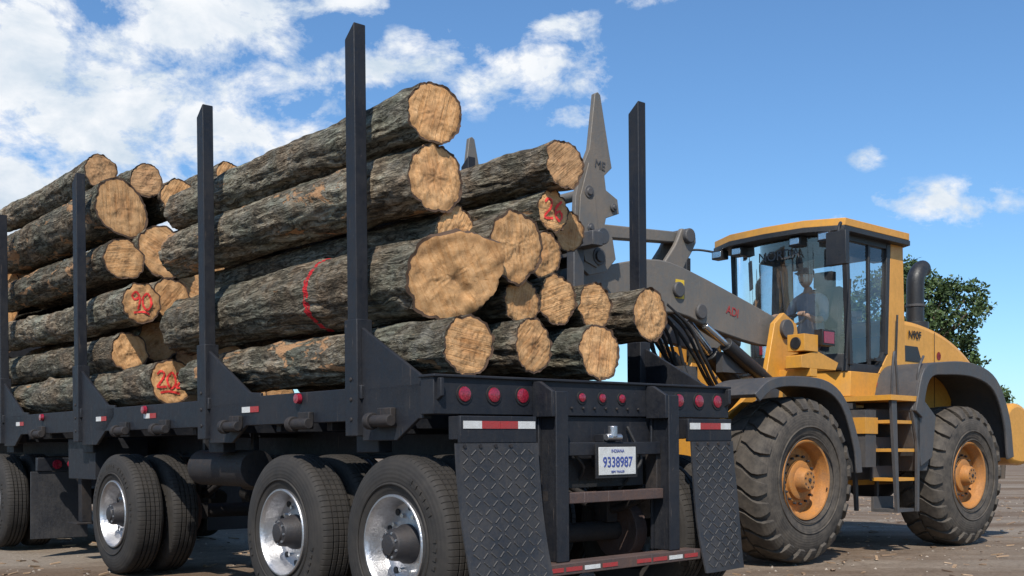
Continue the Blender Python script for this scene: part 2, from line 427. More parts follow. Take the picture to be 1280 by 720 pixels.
# ------------------------------------------------------------------ log trailer
trailer = empty('log_trailer', PL, (0, 0, TA))
body = empty('body', (0, 0, 0), (0, R(-.7), 0), trailer)
W = 2.6; TL = 12.2
for y in (.42, 1.70, 4.62): truck_wheels(trailer, y)
p = Part('axles', trailer)
for y in (.42, 1.70, 4.62):
    p.add(cyl((.3, y, .52), (2.3, y, .52), .065), 'steel2')
    for x in (.68, 1.92):
        p.add(cyl((x-.05, y, .52), (x+.06, y, .52), .2, 24), 'rust')
        p.add(box(x+.05, x+.17, y-.09, y+.09, .45, .60), 'steel2')
    for x in (.82, 1.78):
        q = .45
        p.add(tube(curve([(x, y-q, .80), (x, y, .66), (x, y+q, .80)]), .03, 8), 'steel2')
        p.add(tube(curve([(x, y-q*.8, .82), (x, y, .70), (x, y+q*.8, .82)]), .028, 8), 'steel2')
        p.add(box(x-.05, x+.05, y-.06, y+.06, .58, .78), 'steel2')
        p.add(cyl((x+.14, y+.16, .62), (x+.14, y+.16, .86), .07), 'dark')
        for dy in (-q, q): p.add(box(x-.05, x+.05, y+dy-.05, y+dy+.05, .76, 1.06), 'steel2')
    p.add(cyl((1.1, y+.2, .62), (1.1, y+.42, .66), .085), 'dark')
    p.add(cyl((1.5, y+.2, .62), (1.5, y+.42, .66), .085), 'dark')
p.done()

p = Part('frame', body)
for x in (.76, 1.74):
    p.add(box(x, x+.02, .12, TL, 1.02, 1.36), 'steel'); p.add(box(x-.06, x+.08, .121, TL, 1.0, 1.022), 'steel'); p.add(box(x-.06, x+.08, .121, TL, 1.345, 1.368), 'steel')
for k in range(18): p.add(box(.10, 2.5, .55+k*.65, .61+k*.65, 1.19, 1.342), 'steel')
for x in (.02, 2.52): p.add(box(x, x+.06, .121, TL, 1.24, 1.44), 'steel')
p.add(box(0.06, 2.54, TL-.1, TL+.0, 1.0, 1.44), 'steel')
p.add(cyl((.30, 2.55, .93), (.30, 3.45, .93), .14), 'steel2')
p.add(cyl((.62, 2.7, .86), (.62, 3.3, .86), .12), 'steel2')
p.add(box(.12, .62, 5.3, 6.0, .80, 1.18), 'steel')
for y in (2.6, 3.4, 5.35, 5.95): p.add(box(.28, .33, y-.02, y+.02, 1.0, 1.25), 'steel')
for x in (.35, 2.15):
    p.add(box(x, x+.1, 6.3, 6.4, .35, 1.1), 'steel2'); p.add(box(x-.08, x+.18, 6.22, 6.48, .33, .35), 'steel2')
p.add(cyl((.4, 6.35, .8), (2.2, 6.35, .8), .025), 'steel2')
for y in (.95, 3.05, 4.0): 
    p.add(tube(curve([(.7, y, 1.0), (.66, y+.2, .85), (.72, y+.5, .9), (.7, y+.8, 1.05)]), .014, 8), 'dark')
for y in (.45, 1.35, 2.3, 3.5, 4.3, 6.4):
    p.add(box(-.02, .018, y-.07, y+.07, 1.20, 1.31), 'steel2'); p.add(cyl((-.03, y-.09, 1.235), (-.03, y+.09, 1.235), .035, 14), 'steel2')
    p.add(cyl((-.03, y+.09, 1.235), (-.03, y+.14, 1.235), .05, 14), 'steel2')
p.done(.005)

bunks = (.80, 2.82, 5.42, 7.73, 9.6, 11.6)
p = Part('bunks', body)
for y in bunks:
    p.add(box(.0, W, y-.09, y+.09, 1.37, 1.455), 'steel'); p.add(box(.0, W, y-.05, y+.05, 1.16, 1.368), 'steel')
    for x in (.1, 2.4): p.add(box(x, x+.1, y-.12, y+.12, 1.05, 1.30), 'steel')
    p.add(cyl((.16, y-.2, 1.2), (.16, y-.08, 1.2), .055), 'steel2')
p.done(.006)
p = Part('stakes', body)
for y in bunks:
    for side in (0, 1):
        X = lambda a: a if side == 0 else W-a
        top = 3.62 if side == 0 else 3.66
        x0, x1 = sorted((X(.0), X(.085)))
        p.add(prism([(y-.05, 1.17), (y+.05, 1.17), (y+.05, top-.08), (y-.05, top)], 'x', x0, x1), 'steel')
        x0, x1 = sorted((X(-.012), X(.10)))
        p.add(box(x0, x1, y-.068, y+.068, 1.15, 1.85), 'steel')
        x0, x1 = sorted((X(.02), X(.045)))
        p.add(prism([(y-.069, 1.80), (y-.069, 1.12), (y-.42, 1.12), (y-.84, 1.36), (y-.84, 1.46), (y-.68, 1.47)], 'x', x0, x1), 'steel')
        for k in range(3):
            p.add(cyl((X(-.02), y-.0, 1.25+k*.12), (X(.0), y, 1.25+k*.12), .014, 6), 'steel2')
p.done(.005)
p = Part('rear_header', body)
p.add(box(0, W, .0, .12, 1.262, 1.47), 'steel'); p.add(box(-.01, W+.01, -.02, .13, 1.466, 1.482), 'steel')
p.add(box(.62, 1.98, .02, .10, 1.0, 1.26), 'steel')
for x, w_ in ((.06, .56), (1.97, .46)): p.add(box(x, x+w_, -.155, -.13, 1.10, 1.25), 'steel')
for x in (.1, .5, 2.05, 2.38): p.add(box(x, x+.05, -.13, .0, 1.12, 1.25), 'steel')
for x in (.76, 1.76):
    p.add(box(x, x+.10, -.17, -.155, .40, 1.40), 'steel'); p.add(box(x, x+.10, -.02, -.003, .40, 1.26), 'steel'); p.add(box(x+.02, x+.04, -.155, -.02, .40, 1.38), 'steel')
p.add(box(.861, 1.759, -.12, -.05, .735, .80), 'rust'); 
p.add(box(.861, 1.759, -.10, -.05, 1.02, 1.10), 'steel')
p.add(box(.62, 2.02, -.21, -.08, .33, .398), 'rust')
p.add(box(.95, 1.70, .0, .018, .82, 1.0), 'dark')
for x in (.73, 1.73): 
    p.add(prism([(-.168, 1.4), (-.168, 1.25), (.0, 1.25), (.0, 1.46), (-.06, 1.46)], 'x', x, x+.028), 'steel')
p.add(box(1.25, 1.36, -.08, .0, 1.10, 1.15), 'steel')
p.add(cyl((1.31, -.10, 1.13), (1.31, -.10, 1.20), .03), 'alu'); p.add(cyl((1.25, -.10, 1.13), (1.38, -.10, 1.13), .022), 'alu')
for k in range(9): p.add(cyl((.95+k*.1, -.013, 1.31), (.95+k*.1, .0, 1.31), .010, 6), 'steel2')
p.add(tube(curve([(.98, .0, 1.2), (1.0, -.06, 1.05), (1.1, -.05, .95), (1.12, .02, .86)]), .012, 8), 'dark')
p.add(tube(curve([(1.55, .0, 1.2), (1.6, -.07, 1.0), (1.54, -.05, .9), (1.5, .03, .8)]), .012, 8), 'dark')
p.done(.006)
p = Part('reflective_tape', body)
for x, st in ((.08, .132), (1.985, .108)):
    for k in range(4): p.add(box(x+k*st, x+k*st+st-.002, -.159, -.156, 1.18, 1.222), 'white' if k in (0, 3) else 'redtape')
for k in range(9):
    if k in (4,): continue
    p.add(box(.64+k*.152, .64+k*.152+.13, -.2135, -.211, .350, .375), 'white' if k in (2, 7) else 'redtape')
for y in (2.0, 3.7, 4.75, 7.0, 8.6):
    p.add(box(.0155, .018, y, y+.12, 1.33, 1.37), 'redtape'); p.add(box(.0155, .018, y+.122, y+.24, 1.33, 1.37), 'white')
p.done(0)
p = Part('tail_lights', body)
for x, r in ((.214, .044), (.43, .044), (.65, .044), (1.14, .028), (1.32, .028), (1.50, .028), (2.06, .044), (2.27, .044), (2.47, .044)):
    p.add(rev([(-.006, .0001), (-.006, r+.012), (.002, r+.014)], (x, 0, 1.375), 'y', 28), 'dark')
    p.add(rev([(-.016, .0001), (-.0155, r*.6), (-.012, r*.92), (-.004, r)], (x, 0, 1.375), 'y', 28), 'lens')
for y in (1.45, 3.9, 6.4): p.add(rev([(-.03, .0001), (-.028, .03), (-.0, .035)], (.015, y, 1.40), 'x', 20), 'lens')
p.done(0)
p = Part('license_plate', body)
p.add(box(1.14, 1.47, -.145, -.14, .90, 1.07), 'white'); p.add(box(1.12, 1.49, -.139, -.128, .88, 1.09), 'dark')
p.add(box(1.2, 1.4, -.128, -.02, .95, 1.03), 'steel')
p.done(.002)
text('plate_number', '9338987', .088, (1.305, -.1465, .975), 'blue', body, sx=.86, bold=.0012)
text('plate_state', 'INDIANA', .028, (1.305, -.1465, 1.045), 'blue', body)
text('plate_type', 'SEMI TRAILER', .020, (1.305, -.1465, .918), 'blue', body)
for x0, x1, zb, fl in ((.02, .62, .16, .13), (1.99, 2.43, .24, .08)):
    p = Part('mudflap', body)
    n = 14; vs = []; fs = []
    def fy(f, xx): return -.165-fl*f**1.6+.016*math.sin(xx*9+f*5)*f
    for i in range(n+1):
        f = i/n; z = 1.10+(zb-1.10)*f
        for xx in [x0+(x1-x0)*k/6 for k in range(7)]:
            vs.append((xx+.03*f, fy(f, xx), z)); vs.append((xx+.03*f, fy(f, xx)+.012, z))
    for i in range(n):
        for k in range(6):
            a = i*14+k*2; b = a+14
            fs += [(a, a+2, b+2, b), (a+1, b+1, b+3, a+3)]
        a = i*14; b = a+14; fs += [(a, b, b+1, a+1), (a+12, a+13, b+13, b+12)]
    p.add((vs, fs), 'rubber')
    rows = 19; cols = 9 if x0 < 1 else 7
    for i in range(rows):
        for j in range(cols):
            f = (i+.5)/rows*.94+.03; z = 1.10+(zb-1.10)*f
            xx = x0+.03+(x1-x0-.06)*(j+.5)/cols
            s = 1 if (i+j) % 2 else -1
            def P_(dx, dz):
                ff = (1.10-(z+dz))/(1.10-zb); return Vector((xx+dx+.03*ff, fy(ff, xx+dx)-.001, z+dz))
            p.add(cyl(P_(-.017, -.014*s), P_(.017, .014*s), .004, 6), 'rubber2')
    for k in range(4): p.add(cyl((x0+.06+k*.11, -.172, 1.085), (x0+.06+k*.11, -.16, 1.085), .012, 6), 'steel2')
    p.done(0)

# ------------------------------------------------------------------ semi truck
truck = empty('semi_truck', PL, (0, 0, TA))
for y in (8.1, 9.42): truck_wheels(truck, y)
truck_wheels(truck, 14.9, False)
p = Part('chassis', truck)
for x in (.86, 1.66): p.add(box(x, x+.08, 6.95, 15.6, .68, .95), 'steel')
for y in (6.95, 7.4, 8.8, 10.2, 12): p.add(box(.941, 1.659, y, y+.08, .70, .93), 'steel')
p.add(box(.1, 2.5, 6.88, 6.945, .86, 1.0), 'steel')
for y in (8.1, 9.42, 14.9): p.add(cyl((.3, y, .52), (2.3, y, .52), .07), 'steel2')
p.add(cyl((.42, 10.5, .62), (.42, 12.0, .62), .31, 32), 'alu'); p.add(cyl((2.18, 10.5, .62), (2.18, 12.0, .62), .31, 32), 'alu')
p.add(cyl((1.3, 8.76, .95), (1.3, 8.76, 1.02), .45, 32), 'steel2')
p.done()
p = Part('mudflap', truck)
p.add(box(.04, .62, 6.90, 6.915, .16, .855), 'rubber'); p.add(box(1.98, 2.56, 6.90, 6.915, .16, .855), 'rubber'); p.done(.003)
p = Part('tail_lights', truck)
for x in (.3, .45, 2.15, 2.3): p.add(rev([(-.016, .0001), (-.012, .045), (.0, .05)], (x, 6.88, .93), 'y', 20), 'lens')
for x in (.6, 1.7):
    for k in range(4): p.add(box(x+k*.08, x+k*.08+.078, 6.874, 6.878, .9, .95), 'white' if k % 2 else 'redtape')
p.done(0)
p = Part('cab', truck)
p.add(prism([(12.7, .9), (12.7, 2.75), (13.9, 2.8), (14.2, 2.0), (15.9, 1.75), (16.0, .75), (15.5, .75), (15.4, 1.1), (14.4, 1.1), (14.3, .75), (12.8, .75)], 'x', .25, 2.35), 'steel')
p.add(box(.2, 2.4, 15.95, 16.15, .45, .8), 'alu'); p.add(box(.7, 1.9, 15.9, 16.02, .85, 1.65), 'chrome')
p.add(cyl((.2, 12.6, 1.0), (.2, 12.6, 3.2), .08), 'chrome'); p.add(cyl((2.4, 12.6, 1.0), (2.4, 12.6, 3.2), .08), 'chrome')
p.done(.05)
p = Part('cab_windows', truck)
for x in (.243, 2.352): p.add(prism([(13.0, 2.05), (13.0, 2.6), (13.8, 2.63), (14.0, 2.05)], 'x', x, x+.005), 'blackp')
p.done(0)

# ------------------------------------------------------------------ logs
def make_log(t, s, z, r, L=3.4, seed=0, slant=(0, 0), bark='bark', cut='cut', yaw=0, pitch=0, seg=72, rings=100, taper=.1, steps=0, knots=3, lobe=None):
    rnd = random.Random(seed*31+5)
    me = bpy.data.meshes.new('log'); v = []; f = []; mi = []
    kn = [(rnd.uniform(.2, L-.2), rnd.uniform(0, 6.28), rnd.uniform(.3, .8)*r*.28) for _ in range(knots)]
    bx, by = rnd.uniform(-.035, .035), rnd.uniform(-.03, .03)
    def rad(zz, th):
        c, sn = math.cos(th), math.sin(th)
        q = r*(1-taper*zz/L)
        q *= 1+.11*noise.noise((c*.9+seed*3.1, sn*.9, zz*.7))+.07*noise.noise((c*2.2+seed, sn*2.2, zz*.9+4))
        q += .016*noise.noise((c*3.5*r*6, sn*3.5*r*6+seed, zz*3))+.009*noise.noise((c*r*60, sn*r*60, zz*9+seed))
        for kz, ka, kh in kn:
            d = ((zz-kz)/.09)**2+((((th-ka+math.pi) % (2*math.pi))-math.pi)*r/.07)**2
            if d < 6: q += kh*math.exp(-d)
        if lobe:
            da = ((th-lobe[0]+math.pi) % (2*math.pi))-math.pi
            q *= 1+lobe[1]*math.exp(-(da/.6)**2)*max(0, 1-zz/1.2)
        q += .06*r*max(0, 1-zz/.35)**3
        return q
    for i in range(rings):
        zz = L*(i/(rings-1))
        for j in range(seg):
            th = 2*math.pi*j/seg; q = rad(zz, th); c, sn = math.cos(th), math.sin(th)
            w = math.sin(math.pi*zz/L)
            fade = max(0, 1-zz/.3); o = (slant[0]*q*c+slant[1]*q*sn)*fade
            o2 = .014*noise.noise((c*5+seed, sn*5, i*.01)) if i == 0 else 0
            v.append((q*c+bx*w, q*sn+by*w, zz+o+o2))
    for i in range(rings-1):
        for j in range(seg):
            j2 = (j+1) % seg
            f.append((i*seg+j, i*seg+j2, (i+1)*seg+j2, (i+1)*seg+j)); mi.append(0)
    fr = [.93]+[.93*(1-k/18) for k in range(1, 18)] if seg > 50 else [.93, .7, .4, .2]
    def face_z(x, y):
        e = slant[0]*x+slant[1]*y+.012*noise.noise((x*14+seed, y*14, seed))+.005*noise.noise((x*50, y*50, seed))
        if steps:
            dd = x*.80-.60*y+.05*noise.noise((x*9, y*9, 1)) - steps*r
            k = min(1, max(0, dd/.045+.5)); k = k*k*(3-2*k)
            e += -.045*k
        return e
    for end in (0, 1):
        base = 0 if end == 0 else (rings-1)*seg
        prev = base
        for k, q in enumerate(fr):
            st = len(v)
            for j in range(seg):
                x, y, zz = v[base+j]
                qq = q
                if k == 0: qq = q+.028*noise.noise((x*30, y*30, seed+7))
                x, y = x*qq, y*qq
                if end == 0: v.append((x, y, face_z(x, y)+(.004 if k == 0 else 0)))
                else: v.append((x, y, L+.01*noise.noise((x*14+seed, y*14, seed))))
            for j in range(seg):
                j2 = (j+1) % seg
                f.append((prev+j, st+j, st+j2, prev+j2) if end == 0 else (prev+j, prev+j2, st+j2, st+j)); mi.append(1 if k == 0 else 2)
            prev = st
        st = len(v); v.append((0, 0, face_z(0, 0) if end == 0 else L))
        for j in range(seg):
            j2 = (j+1) % seg
            f.append((prev+j, st, prev+j2) if end == 0 else (prev+j, prev+j2, st)); mi.append(2)
    me.from_pydata(v, [], f)
    for k in (bark, 'inner', cut): me.materials.append(M[k])
    me.polygons.foreach_set('material_index', mi)
    me.polygons.foreach_set('use_smooth', [True]*len(f))
    bm = bmesh.new(); bm.from_mesh(me); bmesh.ops.recalc_face_normals(bm, faces=bm.faces)
    for e in bm.edges:
        e.smooth = e.calc_face_angle(0) < R(50)
    bm.to_mesh(me); bm.free()
    ob = bpy.data.objects.new('log', me); scene.collection.objects.link(ob)
    ob.color = (r, 0, 0, 1)
    up = Vector((0, 0, 1))
    d = (uy+vx*yaw+up*pitch).normalized()
    X = up.cross(d).normalized()*-1
    Y = d.cross(X)
    mt = Matrix((X, Y, d)).transposed().to_4x4(); mt.translation = TW(t, s, z)
    ob.matrix_world = mt
    FZ[ob.name] = face_z
    return ob
FZ = {}
logs = {}
S1 = [
 ('A', .30, .40, 3.06, .172, 3.5, dict(slant=(-.12, 0))),
 ('B', .32, .42, 2.69, .195, 3.5, dict(slant=(.05, 0), bark='bark2')),
 ('C', .37, .33, 2.09, .250, 3.55, dict(slant=(-.35, .25), bark='bark3', steps=.05, lobe=(-.35, .18))),
 ('D', .50, .45, 2.41, .135, 3.2, {}),
 ('E', .30, .08, 1.66, .168, 3.5, dict(bark='bark2')),
 ('F', .82, .10, 1.70, .155, 3.5, dict(slant=(.1, 0))),
 ('G', 1.39, .10, 1.69, .172, 3.5, dict(slant=(0, -.08))),
 ('I', .90, .30, 1.99, .142, 3.4, {}),
 ('J', .79, .22, 2.31, .200, 3.4, dict(slant=(0, .08), lobe=(1.4, .1))),
 ('K', 1.175, .40, 2.33, .15, 3.3, {}),
 ('L', 1.21, .30, 2.03, .155, 3.4, {}),
 ('M', 1.55, .30, 2.02, .148, 3.4, {}),
 ('N', 2.10, .30, 2.01, .180, 3.4, dict(slant=(.08, 0))),
 ('O', 1.35, .38, 2.94, .150, 3.5, dict(slant=(-.1, 0), cut='cutb')),
 ('P', 1.36, .50, 2.66, .132, 3.3, dict(bark='bark2')),
 ('Q', 1.66, .66, 2.58, .135, 3.2, {}),
]
for i, (k, t, s, z, r, L, kw) in enumerate(S1):
    logs[k] = make_log(t, s, z, r, L, seed=i+1, yaw=random.uniform(-.008, .008), rings=130, seg=96, **kw)
for i, (t, s, z, r) in enumerate([(.78, 1.25, 2.74, .17), (1.05, 1.35, 2.62, .13), (1.85, 1.5, 2.33, .15), (1.8, .9, 1.66, .14)]):
    make_log(t, s, z, r, 2.6, seed=40+i, seg=40, rings=30)
S2 = [
 ('a', .29, 4.03, 1.645, .183, 4.3, {}),
 ('b', .29, 4.95, 1.965, .165, 3.6, {}),
 ('c', .64, 5.15, 2.10, .185, 3.4, {}),
 ('d', .29, 4.68, 2.385, .172, 3.8, dict(slant=(.10, 0))),
 ('e', .64, 4.87, 2.47, .175, 3.6, {}),
 ('f', .30, 5.12, 2.83, .178, 3.4, dict(bark='bark2')),
 ('g', .70, 5.2, 2.97, .225, 3.4, dict(lobe=(1.2, .15))),
 ('h', .39, 5.39, 3.36, .262, 3.2, dict(slant=(.25, -.1), bark='bark2', lobe=(.6, .12))),
 ('i', .29, 5.64, 3.74, .150, 3.0, dict(cut='cutb')),
 ('j', .66, 5.46, 3.68, .155, 3.1, dict(cut='cutb')),
 ('k', .96, 5.41, 3.55, .175, 3.2, {}),
 ('l', 1.32, 5.05, 3.75, .135, 3.3, {}),
]
for i, (k, t, s, z, r, L, kw) in enumerate(S2):
    logs[k] = make_log(t, s, z, r, L, seed=i+21, yaw=random.uniform(-.008, .008), seg=64, rings=90, **kw)
q = 60
for row in range(6):
    z = 1.63+row*.345
    for col in range(6):
        t = .68+col*.355+(.15 if row % 2 else 0)
        if row in (1, 2, 3, 4) and col == 0: t += .25
        if t > 2.4: continue
        if row == 5 and t < 1.2: continue
        q += 1; make_log(t, 5.3+random.uniform(-.2, .3), z+random.uniform(-.01, .01), random.uniform(.155, .178), 3.3, seed=q, seg=32, rings=24)
for row in range(5):
    for col in range(6):
        if 0 < row and 0 < col < 5 and row < 4: continue
        q += 1; make_log(.30+col*.385, 8.75+random.uniform(-.2, .2), 1.64+row*.36, random.uniform(.165, .19), 3.4, seed=q, seg=32, rings=24)

def strokes(log, name, polys, scale, ox=0, oy=0, w=.010):
    fz = FZ[log.name]; vs, fs = [], []
    for poly in polys:
        pts = curve([(a*scale+ox, b*scale+oy, 0) for a, b in poly], 8)
        st = len(vs)
        for i, pnt in enumerate(pts):
            d = (pts[min(i+1, len(pts)-1)]-pts[max(i-1, 0)]).normalized(); nn = Vector((-d.y, d.x, 0))
            ww = w*(.9+.5*noise.noise((i*.7, pnt.x*30, 3)))
            for sg in (1, 0, -1):
                u = pnt+nn*ww*sg
                vs.append((u.x, -u.y, fz(u.x, -u.y)-.006))
        for i in range(len(pts)-1):
            a = st+i*3; fs += [(a, a+1, a+4, a+3), (a+1, a+2, a+5, a+4)]
    p = Part(name, log); p.add((vs, fs), 'redspray'); p.done(0)
two = [(-.5, .6), (-.1, .95), (.3, .7), (.1, .1), (-.5, -.7), (.0, -.75), (.5, -.7)]
zero = [(0, .9), (-.45, .3), (-.4, -.5), (0, -.85), (.42, -.4), (.42, .35), (.05, .9)]
nine = [(.4, .5), (0, .9), (-.4, .5), (-.1, .1), (.35, .4), (.4, .0), (.2, -.9)]
six = [(.35, .9), (-.2, .4), (-.4, -.3), (0, -.85), (.4, -.4), (.1, .0), (-.35, -.3)]
def off(pl, dx): return [(a+dx, b) for a, b in pl]
strokes(logs['a'], 'spray_mark', [off(two, -1.15), off(zero, -.05), off(two, 1.0), [(-1.3, -1.35), (-.3, -1.2), (.9, -1.4)]], .078, ox=-.01, oy=.015)
strokes(logs['d'], 'spray_mark', [off(nine, -.65), off(zero, .55), [(-.9, -1.25), (.1, -1.1), (.9, -1.3)]], .086, oy=.012)
strokes(logs['P'], 'spray_mark', [off(two, -.6), off(six, .6)], .075, w=.009)

# ------------------------------------------------------------------ wheel loader
LA = math.atan2(.65, .76)
loader = empty('wheel_loader', (2.83, 10.3, 0), (0, 0, LA))
def loader_tire():
    p = Part('tire'); w = .56
    g = [(.09, .355), (.05, .37), (.01, .43), (-.012, .53), (.0, .63), (.03, .70), (.08, .755), (.16, .774), (.28, .778)]
    prof = g+[(w-a, q) for a, q in reversed(g[:-1])]
    p.add(rev(prof, axis='y', seg=96, closed=True), 'ltire')
    p.add(rev([(-.010, .50), (-.020, .505), (-.020, .512), (-.010, .518)], axis='y', seg=96, closed=True), 'ltire')
    p.add(rev([(-.0, .40), (-.006, .405), (-.008, .412), (-.002, .42)], axis='y', seg=96, closed=True), 'ltire')
    N = 24
    path = [(.268, .802, -.03, .10), (.20, .803, .0, .105), (.14, .80, .06, .105), (.085, .793, .11, .10), (.04, .770, .13, .09), (.008, .725, .135, .075), (-.008, .675, .135, .055)]
    inn = [(.268, .765), (.20, .765), (.14, .76), (.09, .745), (.055, .715), (.035, .68), (.03, .65)]
    for side in (0, 1):
        for k in range(N):
            th0 = 2*math.pi*(k+.5*side)/N
            vs = []; fs = []
            for (a, r, sk, hw), (ai, ri) in zip(path, inn):
                A, AI = (a, ai) if side == 0 else (w-a, w-ai)
                for sg in (-1, 1):
                    th = th0+sk+sg*hw
                    vs.append((r*math.cos(th), A, r*math.sin(th)))
                for sg in (-1, 1):
                    th = th0+sk+sg*hw*1.10
                    vs.append((ri*math.cos(th), AI, ri*math.sin(th)))
            n = len(path)
            for i in range(n-1):
                a = i*4; b = a+4
                fs += [(a, a+1, b+1, b), (a, b, b+2, a+2), (a+1, a+3, b+3, b+1)]
            fs += [(0, 2, 3, 1), ((n-1)*4, (n-1)*4+1, (n-1)*4+3, (n-1)*4+2)]
            p.add((vs, fs), 'ltire')
    return p.done(mesh_only=True)
def loader_rim():
    p = Part('rim')
    p.add(rev([(.12, .36), (.04, .385), (.025, .38), (.03, .36), (.07, .345), (.09, .335), (.10, .33), (.16, .325), (.175, .31), (.165, .25), (.13, .215), (.13, .10), (.3, .1), (.4, .36)], axis='y', seg=72, closed=True), 'orange_d')
    p.add(rev([(.13, .19), (.10, .185), (.09, .16), (.09, .12), (.02, .105), (.0, .09), (.0, .0001)], axis='y', seg=40), 'orange_d')
    for k in range(16):
        th = 2*math.pi*k/16
        p.add(rev([(.105, .0001), (.105, .013), (.135, .013)], (.232*math.cos(th), 0, .232*math.sin(th)), 'y', 6), 'hub')
    for k in range(8):
        th = 2*math.pi*k/8
        p.add(rev([(-.008, .0001), (-.008, .009), (.01, .009)], (.07*math.cos(th), 0, .07*math.sin(th)), 'y', 6), 'hub')
    p.add(rev([(-.012, .0001), (-.012, .02), (.01, .02)], (0, 0, 0), 'y', 12), 'hub')
    p.add(cyl((.345, .03, .0), (.33, .02, .02), .008, 8), 'hub')
    return p.done(mesh_only=True)
LT, LR = loader_tire(), loader_rim()
CW = 1.27
WB = 3.2
for s in (0, WB):
    for side in (0, 1):
        m = Matrix.Translation((s, 0 if side == 0 else 2*CW, .79)) @ Matrix.Rotation(math.pi*side, 4, 'Z') @ Matrix.Rotation(.3+s, 4, 'Y')
        link('tire', LT, loader, .006, m); link('rim', LR, loader, .004, m)
p = Part('axles', loader)
for s in (0, WB):
    p.add(cyl((s, .4, .79), (s, 2.14, .79), .14, 24), 'dgrey'); p.add(rev([(-.35, .12), (-.2, .28), (.2, .28), (.35, .12)], (s, CW, .79), 'y', 32), 'dgrey')
p.done()
p = Part('front_frame', loader)
p.add(box(-.55, .9, .88, 1.66, .62, 1.35), 'orange')
for w in (.70, 1.72):
    p.add(prism([(-.55, .7), (-.62, 1.25), (-.2, 1.50), (.28, 1.85), (.42, 2.38), (.58, 2.50), (.80, 2.40), (.95, 1.7), (1.0, .7)], 'y', w, w+.06), 'orange')
    p.add(prism([(-.2, 1.3), (.25, 1.72), (.5, 1.72), (.4, 1.3)], 'y', w-.008, w+.068), 'dgrey')
    p.add(cyl((.6, w-.04, 2.33), (.6, w+.1, 2.33), .1), 'dgrey')
    for s_, z_ in ((.75, 1.9), (.75, 1.75), (.75, 1.6)): p.add(cyl((s_, w-.012, z_), (s_, w, z_), .018, 6), 'dgrey')
p.add(box(.3, .95, .80, 1.68, 1.35, 1.75), 'dgrey')
p.add(box(.95, 1.3, 1.05, 1.5, .7, .95), 'dgrey'); p.add(box(.95, 1.3, 1.05, 1.5, 1.3, 1.5), 'dgrey')
p.add(cyl((1.2, CW, .6), (1.2, CW, 1.6), .09), 'dgrey')
p.done(.015)
for w in (.30, 2.02):
    p = Part('headlight_bracket', loader)
    p.add(prism([(.35, 1.90), (.95, 1.90), (1.0, 1.98), (.62, 2.08), (.35, 2.02)], 'y', w+.03, w+.22), 'orange')
    p.add(box(.38, .62, w+.02, w+.22, 2.07, 2.24), 'orange')
    p.add(rev([(-.012, .0001), (-.012, .06), (.02, .065)], (.38, w+.12, 2.15), 'x', 24), 'blackp')
    p.add(box(.70, .74, w+.08, w+.12, 2.03, 2.16), 'dgrey')
    p.add(box(.64, .86, w-.02, w+.08, 2.14, 2.30), 'blackp')
    p.add(box(.66, .84, w-.026, w-.02, 2.16, 2.28), 'lens')
    p.add(box(.5, .62, .33 if w < 1 else 1.78, .75 if w < 1 else 2.2, 1.82, 1.90), 'orange')
    p.done(.018)
def band(outer, c, k=.05):
    inn = []
    for a, b in outer:
        d = Vector((a-c[0], b-c[1])); d = d*(1-k/d.length); inn.append((c[0]+d.x, c[1]+d.y))
    return outer+inn[::-1]
def smooth2(pts, n=5): return [(q.x, q.y) for q in curve([(a, b, 0) for a, b in pts], n)]
p = Part('front_fenders', loader)
fo = smooth2([(-.86, 1.58), (-.62, 1.72), (-.2, 1.77), (.3, 1.74), (.62, 1.55), (.84, 1.15), (.9, .85)])
for w0, w1 in ((.0, .58), (1.96, 2.54)):
    p.add(prism(band(fo, (0, .8)), 'y', w0, w1), 'dgrey')
    p.add(prism(band(fo, (0, .8), .10), 'y', w0-.012 if w0 < 1 else w1-.013, w0+.013 if w0 < 1 else w1+.012), 'dgrey')
    p.add(box(.3, .4, .5 if w0 < 1 else 1.78, .75 if w0 < 1 else 2.0, 1.5, 1.6), 'dgrey')
p.done(.008)
p = Part('rear_fenders', loader)
fo = smooth2([(1.92, 1.50), (2.10, 1.95), (2.5, 2.05), (3.2, 2.07), (3.75, 1.92), (4.08, 1.5), (4.2, 1.0)])
for w0, w1 in ((-.0, .62), (1.92, 2.54)):
    p.add(prism(band(fo, (WB, .8), .06), 'y', w0, w1), 'dgrey')
    p.add(prism(band(fo, (WB, .8), .16), 'y', w0-.02 if w0 < 1 else w1-.014, w0+.014 if w0 < 1 else w1+.02), 'dgrey')
    p.add(prism([(1.92, 1.52), (2.02, 1.72), (2.42, 1.45), (2.34, 1.0), (2.1, .9)], 'y', w0+.02, w0+.06), 'dgrey')
    p.add(prism([(1.92, 1.52), (2.02, 1.6), (2.36, 1.0), (2.3, .85), (2.12, .85)], 'y', w0+.061, w1), 'dgrey')
p.done(.01)
p = Part('rear_frame', loader)
p.add(box(1.15, 4.6, .85, 1.69, .68, 1.6), 'orange')
p.add(box(1.35, 2.2, .62, .84, .75, 1.55), 'dgrey'); p.add(box(1.35, 2.2, 1.70, 1.92, .75, 1.55), 'dgrey')
p.add(cyl((.6, .95, 1.0), (1.7, .78, 1.0), .06), 'dark'); p.add(cyl((.3, .98, 1.0), (.8, .92, 1.0), .035), 'chrome')
p.done(.015)
p = Part('hood', loader)
hp = smooth2([(2.62, 2.60), (3.2, 2.58), (3.8, 2.47), (4.35, 2.25), (4.72, 1.95), (4.86, 1.6)], 5)
p.add(prism([(2.62, 1.5)]+hp+[(4.86, 1.3), (4.5, 1.3)], 'y', .62, 1.92), 'orange')
p.done(.06)
p = Part('hood_trim', loader)
